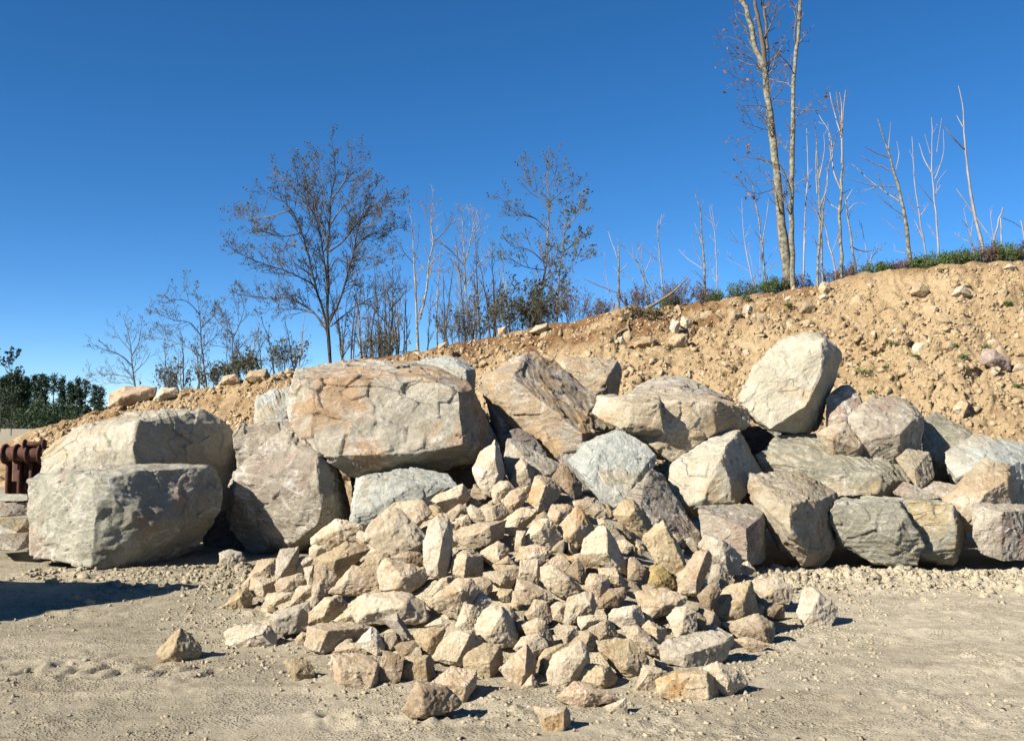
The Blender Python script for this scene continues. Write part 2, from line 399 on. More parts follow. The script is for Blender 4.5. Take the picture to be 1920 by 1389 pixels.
# ------------------------------------------------------------------ ground, one sheet out to the horizon
def axis(lo, hi, step, far_lo, far_hi, grow=1.13):
    a = list(np.arange(lo, hi + 1e-6, step)); s = step
    while a[-1] < far_hi: s *= grow; a.append(a[-1] + s)
    s = step; b = [a[0]]
    while b[-1] > far_lo: s *= grow; b.append(b[-1] - s)
    return np.array(b[:0:-1] + a)
MCX, MCY, MH = 0.12, 10.35, 1.22
def mound_z(x, y):
    rx = np.where(x < MCX, 2.85, 2.65); ry = np.where(y < MCY, 3.85, 2.2)
    r = np.sqrt(((x - MCX) / rx) ** 2 + ((y - MCY) / ry) ** 2)
    return MH * np.clip(1 - r, 0, 1) ** 1.02 - 0.25 * np.clip(r - 0.85, 0, 1) * 4
def ground_z(x, y):
    n = len(x); p = np.stack([x, y, np.zeros(n)], 1)
    near = np.clip(1 - (np.abs(y - 9) - 6) / 8, 0, 1)
    z = 0.035 * fbm(p * 0.55, 3) * np.clip(near + 0.25, 0, 1)
    patch = np.clip(fbm(p * 0.8 + 31, 3) * 1.6 + 0.15, 0, 1)
    z += near * patch * 0.022 * np.abs(fbm(p * (4.5, 5.5, 1), 3))
    z += near * (0.25 + patch) * 0.018 * fbm(p * 8, 4)
    c1, c2, cw = cells(p * 11 + 0.3 * np.stack([perlin(p * 7), perlin(p * 7 + 33), 0 * x], 1))
    z += near * np.clip(patch - 0.15, 0, 1) * 0.06 * np.clip((c2 - c1) * 2, 0, 1) * np.clip(cw - 0.4, 0, 1)
    # crumbled berm of clods at the foot of the boulders
    berm = 1.25 * np.exp(-((y - 10.9 + 0.1 * (x - 3)) / 0.55) ** 2) * np.clip((x - 1.9) / 0.6, 0, 1) * np.clip((6.5 - x), 0, 1)
    berm += 0.7 * np.exp(-((y - 11.3) / 0.35) ** 2) * np.exp(-((x + 4.0) / 1.5) ** 4)
    berm += 0.8 * np.exp(-((y - 10.9) / 0.7) ** 2) * np.exp(-((x + 2.7) / 0.9) ** 2)
    f1, f2, cv = cells(p * 6.0)
    z += berm * (0.05 + 0.07 * np.clip(f2 - f1, 0, 0.5) * 2 * cv + 0.03 * fbm(p * 4, 3))
    # shallow wheel ruts and a row of tyre lug prints on the left
    for off, w in ((7.75, 0.22), (6.35, 0.25), (8.9, 0.3)):
        yy = off + 0.05 * x + 0.12 * np.sin(x * 0.7)
        tread = 0.5 + 0.5 * np.cos((x + 0.35 * y) * 26.0)
        z -= near * np.exp(-((y - yy) / w) ** 4) * np.clip(0.6 + 0.9 * perlin(p * 0.6 + 5), 0, 1.2) * (0.016 + 0.006 * tread)
        z += near * 0.008 * np.exp(-((np.abs(y - yy) - w * 1.25) / 0.06) ** 2) * (0.5 + np.abs(perlin(p * 6)) * 2)
    for k in range(9):
        lx, ly = -3.32 + 0.16 * k, 7.02 - 0.012 * k + (0.07 if k % 2 else -0.07)
        u = (x - lx) * 0.25 + (y - ly) * 0.97; v = -(x - lx) * 0.97 + (y - ly) * 0.25
        s = 0.7 + 0.3 * math.sin(k * 2.3)
        z -= s * (0.04 + 0.025 * math.sin(k * 4.1)) * np.exp(-(u / 0.12) ** 6 - (v / 0.034) ** 6)
        z += s * 0.018 * np.exp(-(u / 0.10) ** 2 - ((v - 0.06) / 0.035) ** 2)
    # small churned pit in the foreground
    for hx, hy, r, dpt in ((-1.02, 5.95, 0.09, 0.06), (-0.98, 5.72, 0.08, 0.03), (-0.35, 6.15, 0.2, 0.025)):
        q = ((x - hx) / r) ** 2 + ((y - hy) / r) ** 2
        z += -dpt * np.exp(-q) + 0.35 * dpt * np.exp(-((np.sqrt(q) - 1.6) / 0.5) ** 2) * (0.5 + np.abs(perlin(p * 14)) * 2)
    return z
gx = axis(-4.4, 5.2, 0.024, -900, 900); gy = axis(4.9, 11.6, 0.026, -60, 900)
GX, GY = np.meshgrid(gx, gy); GV = np.stack([GX.ravel(), GY.ravel(), ground_z(GX.ravel(), GY.ravel())], 1)
def grid_faces(ny, nx):
    i = (np.arange(ny - 1)[:, None] * nx + np.arange(nx - 1)[None]).ravel()
    return np.stack([i, i + 1, i + nx + 1, i + nx], 1)
GF = grid_faces(len(gy), len(gx))
ground = link('ground', mesh_from('ground', GV, GF), M_GROUND); ground['kind'] = 'structure'

# ------------------------------------------------------------------ earth bank behind the boulders
CREST = np.array([(-700, 930, 30), (-250, 905, 29), (-100, 878, 29), (0, 836, 29), (60, 809, 29), (200, 768, 29), (300, 740, 29), (400, 723, 28.5),
                  (480, 708, 28), (560, 694, 28), (700, 675, 27.5), (800, 657, 27), (900, 638, 27), (1000, 616, 26.5), (1100, 598, 26),
                  (1160, 580, 26), (1200, 576, 26), (1300, 572, 26), (1400, 557, 25.5), (1500, 539, 25), (1600, 521, 25), (1700, 506, 24.5),
                  (1800, 497, 24), (1920, 490, 24), (2300, 465, 24), (3000, 450, 24)], float)
TOE = np.array([(-700, 28), (-250, 28), (0, 26), (200, 23), (480, 19.5), (900, 17.6), (1400, 16.8), (1920, 16), (3000, 15)], float)
bx = np.concatenate([np.arange(-700, -50, 12), np.arange(-50, 2000, 3.6), np.arange(2000, 3000, 12)])
tt = np.concatenate([np.linspace(0, 1, 170), 1 + np.linspace(0.012, 1, 46) ** 1.6])
cy = np.interp(bx, CREST[:, 0], CREST[:, 1]); cd = np.interp(bx, CREST[:, 0], CREST[:, 2]); td = np.interp(bx, TOE[:, 0], TOE[:, 1])
dirx = (bx - 960) / F
cz = np.array([P(a, b, c)[2] for a, b, c in zip(bx, cy, cd)])
def bank_point(i, t):
    tc = np.minimum(t, 1.0)
    s = tc * (0.80 + 0.20 * tc) + 0.10 * np.sin(tc * math.pi) * 0.5
    d = td[i] + (cd[i] - td[i]) * tc; z = -0.15 + (cz[i] + 0.15) * s
    over = np.clip(t - 1, 0, None)
    d = d + over * 40.0
    z = z + 0.25 * (1 - np.exp(-over * 10)) * 0 - over * 40 * 0.045 - 3.5 * np.clip(over - 0.4, 0, 1)
    z = np.maximum(z, -0.3)
    return np.stack([dirx[i] * d, d, z], 1)
I, TT = np.meshgrid(np.arange(len(bx)), tt); I = I.ravel(); TT = TT.ravel()
BV = bank_point(I, TT)
amp = np.clip(TT * 4, 0, 1) * np.where(TT > 1.02, 0.35, 1.0)
lump = 0.15 * fbm(BV * 0.75, 3) + 0.10 * fbm(BV * 2.3 + 9, 3)
f1, f2, cv = cells(BV * 2.1 + 0.35 * np.stack([perlin(BV * 1.5), perlin(BV * 1.5 + 40), perlin(BV * 1.5 + 80)], 1))
g1, g2, gv = cells(BV * 5.2)
patchy = np.clip(0.75 + 1.3 * fbm(BV * 0.45 + 3, 2), 0.15, 1.3)
lump += patchy * (0.13 * np.clip((f2 - f1) * 7, 0, 1) * np.clip(cv - 0.35, 0, 1) * 1.5 + 0.085 * np.clip((g2 - g1) * 5, 0, 1) * gv) + 0.03 * fbm(BV * 9, 3)
# rills washed down the face
rill = np.abs(perlin(np.stack([BV[:, 0] * 1.3 + 0.25 * perlin(BV * 0.9), BV[:, 2] * 0.25, BV[:, 1] * 0.25], 1)))
lump -= 0.06 * np.exp(-(rill / 0.07) ** 2)
crest_dip = np.exp(-((TT - 1) / 0.03) ** 2)
lump = lump * (1 - 0.55 * crest_dip)
BV = BV + (amp * lump)[:, None] * np.array((0, -0.62, 0.78))
bank_me = mesh_from('earth_bank', BV, grid_faces(len(tt), len(bx)))
# topsoil is a browner layer just under the crest: a soil pigment, stored per vertex
px_col = bx[I]
soil = 1.5 * np.clip((TT - 0.74) / 0.14, 0, 1) * np.clip(1.35 - np.abs(px_col - 1050) / 420, 0, 1)
soil += np.clip((TT - 0.93) / 0.05, 0, 1) * 0.6 + 0.55 * np.clip((700 - px_col) / 300, 0, 1)
soil = np.clip(soil * (0.65 + 0.9 * fbm(BV * 1.1, 3)), 0, 1) * (TT < 1.3)
at = bank_me.attributes.new('topsoil', 'FLOAT', 'POINT'); at.data.foreach_set('value', soil.astype(np.float32))
def bank_mat():
    t = NT('bank_subsoil'); vec = t.n('NewGeometry').outputs['Position']
    n1 = t.noise(vec, 0.5, 5, 0.6, 0.6)
    col = t.mix(t.mr(n1, 0.36, 0.64), (0.445, 0.315, 0.168), (0.525, 0.39, 0.225))
    n2 = t.noise(vec, 2.4, 5, 0.65)
    col = t.mix(t.math('MULTIPLY', t.mr(n2, 0.52, 0.68), 0.7), col, (0.36, 0.235, 0.115))
    n3 = t.noise(vec, 5.0, 5, 0.7)
    col = t.mix(t.math('MULTIPLY', t.mr(n3, 0.56, 0.66), 0.6), col, (0.45, 0.345, 0.21))
    a = t.n('Attribute', attribute_name='topsoil')
    col = t.mix(a.outputs['Fac'], col, (0.22, 0.12, 0.05))
    n4 = t.noise(vec, 22, 5, 0.72)
    col = t.mix(1.0, col, t.gray(t.mr(n4, 0.3, 0.7, 0.78, 1.2)), 'MULTIPLY')
    nb = t.bump(t.noise(vec, 7, 9, 0.76), 1.0, 0.10)
    vv = t.n('TexVoronoi'); vv.inputs['Scale'].default_value = 7; t.l(vec, vv.inputs['Vector'])
    nb = t.bump(vv.outputs['Color'], 0.7, 0.05, nb)
    nb = t.bump(n4, 0.7, 0.02, nb)
    return t.done(col, 0.95, nb)
M_BANK = bank_mat()
bank = link('earth_bank', bank_me, M_BANK); bank['kind'] = 'structure'

# ------------------------------------------------------------------ dirt under the heap of quarry stones
mx, my = np.meshgrid(np.arange(-3.2, 3.3, 0.06), np.arange(6.0, 12.8, 0.06))
MV = np.stack([mx.ravel(), my.ravel(), mound_z(mx.ravel(), my.ravel())], 1)
MV[:, 2] += -0.10 + 0.06 * fbm(MV * 3, 3)
MF = grid_faces(*mx.shape)
mound = link('dirt_mound', mesh_from('dirt_mound', MV, MF), M_CLOD); mound['kind'] = 'structure'

bvh_ground = BVHTree.FromPolygons([tuple(v) for v in GV], [tuple(int(a) for a in f) for f in GF])
bvh_bank = BVHTree.FromPolygons([tuple(v) for v in BV], [tuple(int(a) for a in f) for f in grid_faces(len(tt), len(bx))])
MS = MV.copy(); MS[:, 2] += 0.10
bvh_mound = BVHTree.FromPolygons([tuple(v) for v in MS], [tuple(int(a) for a in f) for f in MF])
def hit(x, y, use=('g', 'm', 'b')):
    r = Vector(ray(x, y)).normalized(); best = None
    for k, t in (('g', bvh_ground), ('m', bvh_mound), ('b', bvh_bank)):
        if k in use:
            q = t.ray_cast(Vector((0, 0, EYE)), r)
            if q[0] is not None and (best is None or q[3] < best[3]): best = q
    return best[0] if best else Vector(P(x, y, 40))
def floor_z(x, y, tree=None):
    z = -9
    for t in (bvh_ground, bvh_mound, bvh_bank) if tree is None else (tree,):
        q = t.ray_cast(Vector((x, y, 60)), Vector((0, 0, -1)))
        if q[0] is not None: z = max(z, q[0].z)
    return z

# ------------------------------------------------------------------ rocks
def rough(V, T, size, L, cuts=3, amp=1.0, sm=1, strata=0.0, rng=None, chip=1.0, low=0.026, flake=0.6):
    rng = rng or RNG
    V, T = refine(V, T, L)
    c = V.mean(0)
    for k in range(cuts):
        n = rng.normal(size=3); n /= np.linalg.norm(n)
        h = (V - c) @ n
        lim = h.max() - rng.uniform(0.03, 0.085) * size
        o = h - lim
        V = V - np.outer(np.clip(o, 0, None) * 0.92, n)
    if sm: V = smooth(V, T, sm, 0.35)
    N = vnormals(V, T)
    q = (V - c) / size + rng.uniform(0, 90, 3)
    d = low * fbm(q * 2.2, 3) + 0.010 * fbm(q * 8, 3)
    w = q + 0.10 * np.stack([perlin(q * 3), perlin(q * 3 + 50), perlin(q * 3 + 70)], 1)
    # broken, planar flake scars: every cell is a small facet with a height and a tilt of its own
    f1, f2, cv, tl = cells(w * 2.6, True)
    d += chip * flake * (0.016 * (cv - 0.5) + 0.050 * tl * np.clip(cv * 1.6 - 0.3, 0, 1))
    g1, g2, gv, tl2 = cells(w * 7.5 + 11, True)
    d += chip * (0.006 * (gv - 0.5) + 0.020 * tl2 * (gv > 0.35))
    if strata:
        ax = rng.normal(size=3) * 0.5 + np.array((0.3, 0.2, 1.0)); ax /= np.linalg.norm(ax)
        s = (w @ ax) * 19; d += strata * 0.022 * ((s - np.floor(s)) ** 2 - 0.3)
    V = V + N * (amp * size * d)[:, None]
    return V, T
def lobe(pts, d0, tag_, unit, T_, rear=0.74, drop=0.0):
    """pts: (x, y, dz) in zoom pixels; returns world points, front set plus a rear set behind it"""
    out = []
    S = [(*px(tag_, x, y), z) for x, y, z in pts]
    cx = np.mean([s[0] for s in S]); cyy = np.mean([s[1] for s in S]); zm = max(s[2] for s in S) * unit
    for x, y, z in S: out.append(P(x, y, d0 + z * unit))
    for x, y, z in S:
        out.append(P(cx + (x - cx) * rear, cyy + (y - cyy) * rear, d0 + max(z * unit, 0) * 0.4 + zm * 0.4 + T_) - np.array((0, 0, drop)))
    return out
def parse(s, default):
    r = []
    for k, w in enumerate(s.split()):
        a, _, z = w.partition(':'); x, y = a.split(',')
        r.append((float(x), float(y), float(z) if z else default))
    return r
def rock_obj(name, lobes, size, L, mat, **kw):
    VV, TT_, n = [], [], 0
    for pts in lobes:
        V, T = hull(pts); V, T = rough(V, T, size, L, **kw)
        VV.append(V); TT_.append(T + n); n += len(V)
    V = np.concatenate(VV); T = np.concatenate(TT_)
    base = np.array((V[:, 0].mean(), V[:, 1].mean(), V[:, 2].min()))
    return link(name, mesh_from(name, V - base, T), mat, tuple(base))

BOULDERS = '''
A 11.6 1.0|145,720:.35 150,1120:.25 200,690:.5 450,660:.35 530,690:-.22 475,1175:-.2 500,800:-.3 620,1200:.05 620,645:.2 860,632:.5 1150,645:.8 1160,700:.85 1152,880:.8 800,950:0 820,1030:.2 700,1200:.35 830,1160:.6 1000,1080:1.0|greypink|blocky grey boulder at the left front, pale on its left face, undercut on its right
A 13.9 1.2|200,660:.3 205,580:.3 330,490:.35 440,430:.5 680,376:1 930,345:1.2 1060,362:1.3 1190,430:1.5 1210,480:1.6 1300,525:1.75 1335,585:1.8 1250,700:1.6 715,425:-.1 690,560:-.3 710,650:-.3 740,1060:.1 300,1060:.2 210,800:.3 1150,1060:1.2|pale|long pale boulder behind the blocky grey one, its right side a big shaded face
A 12.6 1.0|1165,720:.1 1420,490:.3 1470,450:.45 1560,450:.6 1610,490:.5 1690,620:-.05 1700,760:-.12 1720,860:-.12 1640,965:-.05 1540,1045:.1 1440,1050:.2 1300,1010:.4 1160,930:.5 1760,640:1 1835,870:1.1 1800,1010:.9 1540,1110:.5 1300,1110:.6|purple|wedge-shaped grey boulder with purple stains, left of the dark gap under the largest boulder
A 14.6 1.0|1205,460:0 1260,425:.25 1500,410:.45 1640,470:.5 1640,640:0 1330,590:0 1225,505:0 1300,1000:.3 1640,1000:.3|pink|pinkish white boulder peeking out between the pale boulder and the largest one
A 15.0 1.0|1320,405:.1 1338,290:.2 1420,250:.35 1515,225:.5 1560,300:.4 1560,430:.1 1480,425:0 1340,425:0 1350,900:.3 1560,900:.3|blue|pale blue-grey boulder against the upper left edge of the largest boulder
B 12.7 1.1|280,190:1.5 480,155:1.8 800,120:2.1 900,165:1.7 1120,180:1.5 1310,180:1.5 1480,260:1.25 1560,340:1.0 250,265:.25 350,262:.1 850,240:.08 1130,240:.12 1200,310:.05 1390,350:-.02 200,480:.35 230,580:.2 330,640:.1 420,760:-.05 545,875:-.12 600,872:-.15 1000,790:-.17 1415,705:-.17 1400,520:-.1 1680,560:1.3 1690,740:1.2 1530,770:.8 1500,840:.8 1100,905:.7 860,915:.5 640,930:.25|rust|largest boulder in the middle, a tilted slab with rust and white patches on its front
B 11.9 .9|680,932:.1 860,903:.3 1060,862:.5 1200,888:.6 1320,905:.5 1400,1010:0 1100,980:-.05 640,1240:-.1 660,1100:-.02 900,1260:-.05 640,1380:.2 1150,1380:.2|blue|smooth pale grey slab under the overhang of the largest boulder
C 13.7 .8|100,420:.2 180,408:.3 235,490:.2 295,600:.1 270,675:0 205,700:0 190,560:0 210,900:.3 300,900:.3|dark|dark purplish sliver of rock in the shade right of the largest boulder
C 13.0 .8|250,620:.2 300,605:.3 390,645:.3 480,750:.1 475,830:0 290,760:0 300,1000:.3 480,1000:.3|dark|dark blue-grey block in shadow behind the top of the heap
C 13.4 1.3|80,300:.8 95,410:.5 130,330:.45 200,210:1.1 355,135:1.2 430,142:1.4 520,185:1.5 790,400:1.05 905,600:.45 790,680:0 690,800:-.25 570,825:-.1 440,660:.0 240,450:.2 265,290:.2 440,432:-.02 700,640:-.28 700,1000:.3 500,1000:.4|orange|big steep boulder with an orange-tan lower face and a grey cracked upper face
C 16.4 .9|520,185:.2 560,168:.3 680,160:.45 800,210:.4 920,183:.7 942,240:.7 900,370:.4 870,388:0 785,388:-.1 850,300:-.3 660,250:-.1 560,700:.4 900,700:.4|tan|tan boulder with a dark right edge behind the steep orange-faced one
B 15.8 .8|1030,140:.2 1250,108:.5 1400,98:.6 1502,150:.4 1495,255:.3 1445,255:-.15 1250,210:-.05 1080,180:0 1440,160:0 1100,600:.4 1500,600:.4|blue|grey boulder with a dark right end on the skyline behind the largest one
C 12.6 1.2|765,510:.2 790,402:.4 1000,400:.3 1180,412:.3 1010,450:-.32 1180,455:-.38 1212,640:-.32 1150,660:-.28 990,632:-.3 970,560:-.25 800,540:.1 / 960,378:.9 1290,366:1.1 1520,405:1.0 1742,485:.9 1760,590:.65 1520,435:-.02 1180,440:-.1 1000,430:.1 1200,640:-.17 1530,630:.0 1480,660:.0 1250,812:-.1 1145,715:-.15 980,640:.1 1600,640:.4|tan|broad tan boulder with a stepped ledge, below and left of the tall tilted slab
C 14.6 .8|945,390:0 1130,315:.3 1180,280:.5 1300,274:.6 1440,325:.4 1630,425:.4 1310,365:-.2 1440,395:-.2 1000,800:.3 1600,800:.3|purple|low grey and purple boulder showing above the stepped tan boulder
C 11.7 .8|925,605:.45 990,640:.45 1100,700:.35 1165,780:.3 1145,845:.2 1080,945:.0 950,1065:-.2 870,1122:-.25 790,1000:-.2 700,900:-.1 600,800:.15 680,750:.3 720,690:.35 900,850:.02|blue|smooth fan-shaped pale blue slab behind the top of the heap
C 11.35 .8|965,1030:0 1085,935:.1 1135,850:.3 1188,880:.45 1195,1050:.4 1310,1170:.35 1440,1275:.1 1420,1370:-.1 1250,1260:-.2 1150,1220:-.2 1060,1090:-.2|purple|purplish grey slab sloping down right of the pale blue fan-shaped slab
C 11.9 .9|1213,880:.2 1255,818:.3 1400,720:.5 1590,600:.8 1670,605:.85 1740,740:1.0 1812,870:.95 1725,900:.5 1685,1065:-.15 1560,800:-.18 1600,690:.3 1430,1080:-.2 1310,1090:0 1220,1020:.1 1300,1160:.3 1450,1150:.2|pale|smooth cream pyramid-shaped boulder with a greenish shaded right face
P6 10.9 .7|805,60:.1 980,55:.3 1400,25:.55 1565,60:.5 1592,105:.4 1625,310:.45 1610,730:.4 1430,745:-.2 1425,350:-.33 1400,705:-.3 1530,270:-.05 855,420:.05 1100,580:0 1330,690:-.1|purple|purple-grey block with a pale blue top, standing right of the heap
D 11.2 .8|105,885:.3 130,800:.6 250,790:.8 380,785:1.0 580,895:.9 512,935:.35 545,1040:.3 572,1195:.35 490,1295:.25 400,1285:.05 278,1195:.1 330,965:-.3 340,1100:-.35 440,1200:-.22 200,970:0 450,960:-.1|tan|grey-tan boulder with a dusty top, between the purple-grey block and the yellow-stained slab
D 11.35 .8|540,970:.1 560,928:.3 920,938:.22 955,1000:-.1 1032,1170:-.05 1000,1272:0 880,1292:0 760,1262:.05 600,1180:.1 545,1050:.1 890,1100:-.16 / 700,920:.5 900,925:.3 1120,938:.5 1182,968:.1 1205,1100:0 1192,1292:.05 1255,1130:.7 1232,1020:.8 1000,1272:.1|yellow|large rounded slab with yellow stains and a cracked right end, in the front row
D 12.7 1.1|160,710:.25 280,600:.7 540,578:1.0 700,645:.9 850,700:.8 1000,760:.6 1015,840:.3 980,882:.2 875,835:-.05 790,905:-.2 600,915:-.2 560,850:0 400,800:.1 240,775:.2 530,720:.2 800,800:-.1 300,1100:.4 900,1100:.4|olive|wide layered olive-grey boulder lying above the front row on the right
D 13.4 .55|58,430:.1 140,255:.3 270,110:.5 400,58:.6 545,72:.55 568,110:.4 605,185:.75 560,300:.7 510,460:.6 480,582:.5 390,590:.1 230,585:.05 145,525:.05 550,110:.02 495,300:-.1 420,445:-.2 230,570:-.18|pale|tall tilted pale slab standing highest on the right, with a thin dark right side
D 13.1 .9|635,490:.2 700,430:.5 860,388:.9 960,420:.9 1038,500:.7 1022,575:.4 940,645:.1 850,695:-.12 715,645:-.1 650,535:-.02 900,600:-.22 980,520:.1 700,900:.4 1000,900:.4|pink|reddish boulder covered in white scratches right of the tall tilted slab
D 13.45 .6|525,410:.2 560,360:.3 640,323:.4 695,390:.3 720,440:.2 610,540:-.15 525,510:0 560,900:.3 720,900:.3|pink|small pinkish boulder tucked behind the foot of the tall tilted slab
D 12.95 .5|470,590:.2 545,545:.2 640,525:.2 720,640:.05 690,670:-.05 560,620:-.1 560,800:.2 700,800:.2|tan|brown wedge between the tall tilted slab and the scratched reddish boulder
D 14.0 .8|1030,510:.3 1100,478:.5 1160,515:.4 1285,582:.4 1275,640:0 1160,760:-.15 1100,740:-.15 1025,670:0 1050,1000:.3 1280,1000:.3|olive|rounded grey boulder in the back row right of the scratched reddish one
D 13.1 1.0|1145,690:.2 1290,600:.65 1340,605:.6 1570,640:.8 1660,720:.6 1650,920:.4 1520,910:.1 1440,770:-.15 1300,780:-.15 1200,820:-.05 1150,760:.05 1250,1100:.4 1600,1100:.4|blue|large grey faceted boulder at the right edge behind the tan one
D 11.9 .8|1345,718:.4 1390,710:.45 1470,735:.4 1490,790:.25 1465,835:0 1512,935:.25 1490,980:.05 1290,1000:-.15 1120,930:.1 1230,850:.1 1360,900:-.15 1210,1090:.0 1290,1120:-.05|tan|dusty tan boulder leaning left at the right edge, above the white-flecked one
D 11.5 .9|1285,965:.1 1310,950:.3 1470,955:.4 1560,960:.5 1680,980:.5 1680,1245:.2 1440,1255:-.02 1330,1215:0 1288,1130:0 1440,1000:-.08|pink|grey-pink boulder with white flecks at the right edge of the front row
D 12.1 .5|865,905:.1 930,838:.2 1010,885:.2 1130,925:.1 1000,940:0|pink|flat pale piece of rock wedged behind the yellow-stained slab
D 12.3 .5|1000,890:.1 1080,836:.3 1235,862:.2 1130,935:0 1030,940:0|pink|pinkish flat piece of rock left of the leaning tan boulder
D 12.5 .5|885,720:.2 950,668:.4 1062,688:.4 1092,800:.2 1070,860:.0 1000,880:-.1 985,780:-.1|tan|small tan block at the right end of the layered olive-grey boulder
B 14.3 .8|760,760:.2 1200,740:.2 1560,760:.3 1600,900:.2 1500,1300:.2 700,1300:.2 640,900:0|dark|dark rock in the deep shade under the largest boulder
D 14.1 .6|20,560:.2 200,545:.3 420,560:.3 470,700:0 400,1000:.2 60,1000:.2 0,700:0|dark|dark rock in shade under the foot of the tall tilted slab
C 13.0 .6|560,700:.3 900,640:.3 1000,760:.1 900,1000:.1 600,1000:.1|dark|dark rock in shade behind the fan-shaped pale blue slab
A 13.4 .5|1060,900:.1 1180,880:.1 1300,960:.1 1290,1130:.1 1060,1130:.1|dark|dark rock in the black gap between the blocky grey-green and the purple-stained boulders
A 12.7 .7|-60,845:.1 60,840:.2 140,838:.3 145,905:.2 20,912:0 -60,905:0|pink|reddish flat slab at the left edge, topmost of the three stacked beside the blocky boulder
A 12.4 .7|-70,925:.1 60,918:.3 150,915:.4 155,990:.2 90,1000:0 -70,1000:0|yellow|yellowish flat slab at the left edge, middle one of the three stacked
A 12.0 .7|-60,1005:.1 60,1000:.3 150,995:.4 150,1070:.2 90,1088:0 0,1085:0 -60,1080:0|purple|grey flat slab at the left edge, lowest of the three stacked
A 12.9 .5|-80,800:.2 -20,792:.2 60,825:.1 145,795:.2 145,830:.0 30,832:0 -80,830:0|greypink|thin grey plate of rock lying on the stacked slabs at the left edge
'''
def build_boulders():
    for k, ln in enumerate(l for l in BOULDERS.strip().split('\n')):
        head, body, mat, label = ln.split('|')
        tg, d0, T_ = head.split(); d0 = float(d0); T_ = float(T_)
        lobes, ext = [], []
        for part in body.split('/'):
            pts = parse(part, 0.0); ext += pts
            lobes.append(lobe(pts, d0, tg, 1.0, T_))
        s = ZOOM[tg][2]; w = (max(p[0] for p in ext) - min(p[0] for p in ext)) / s; h = (max(p[1] for p in ext) - min(p[1] for p in ext)) / s
        size = math.sqrt(w * h) / F * d0
        rng = np.random.default_rng(170 + k)
        o = rock_obj('boulder', lobes, size, max(0.014, min(0.03, size / 55)), BOULD[mat], cuts=5, amp=0.9, sm=1, rng=rng, low=0.010, chip=1.0, flake=0.38,
                     strata=0.45 if mat in ('olive', 'yellow') else 0.2)
        tag(o, label, 'boulder', 'large boulders dumped behind the heap')
build_boulders()
# the boulder outside the left edge whose shadow falls into the picture
rng = np.random.default_rng(5)
pts = [np.array((-6.5, 8.35, 0.95)) + np.array((1.5, 1.5, 1.30)) * (v / np.linalg.norm(v)) * rng.uniform(0.85, 1.05) for v in rng.normal(size=(26, 3))]
o = rock_obj('boulder', [pts], 2.4, 0.05, BOULD['greypink'], cuts=2, rng=rng)
tag(o, 'lone grey boulder apart from the row, casting the wide shadow on the left ground', 'boulder', 'large boulders dumped behind the heap')
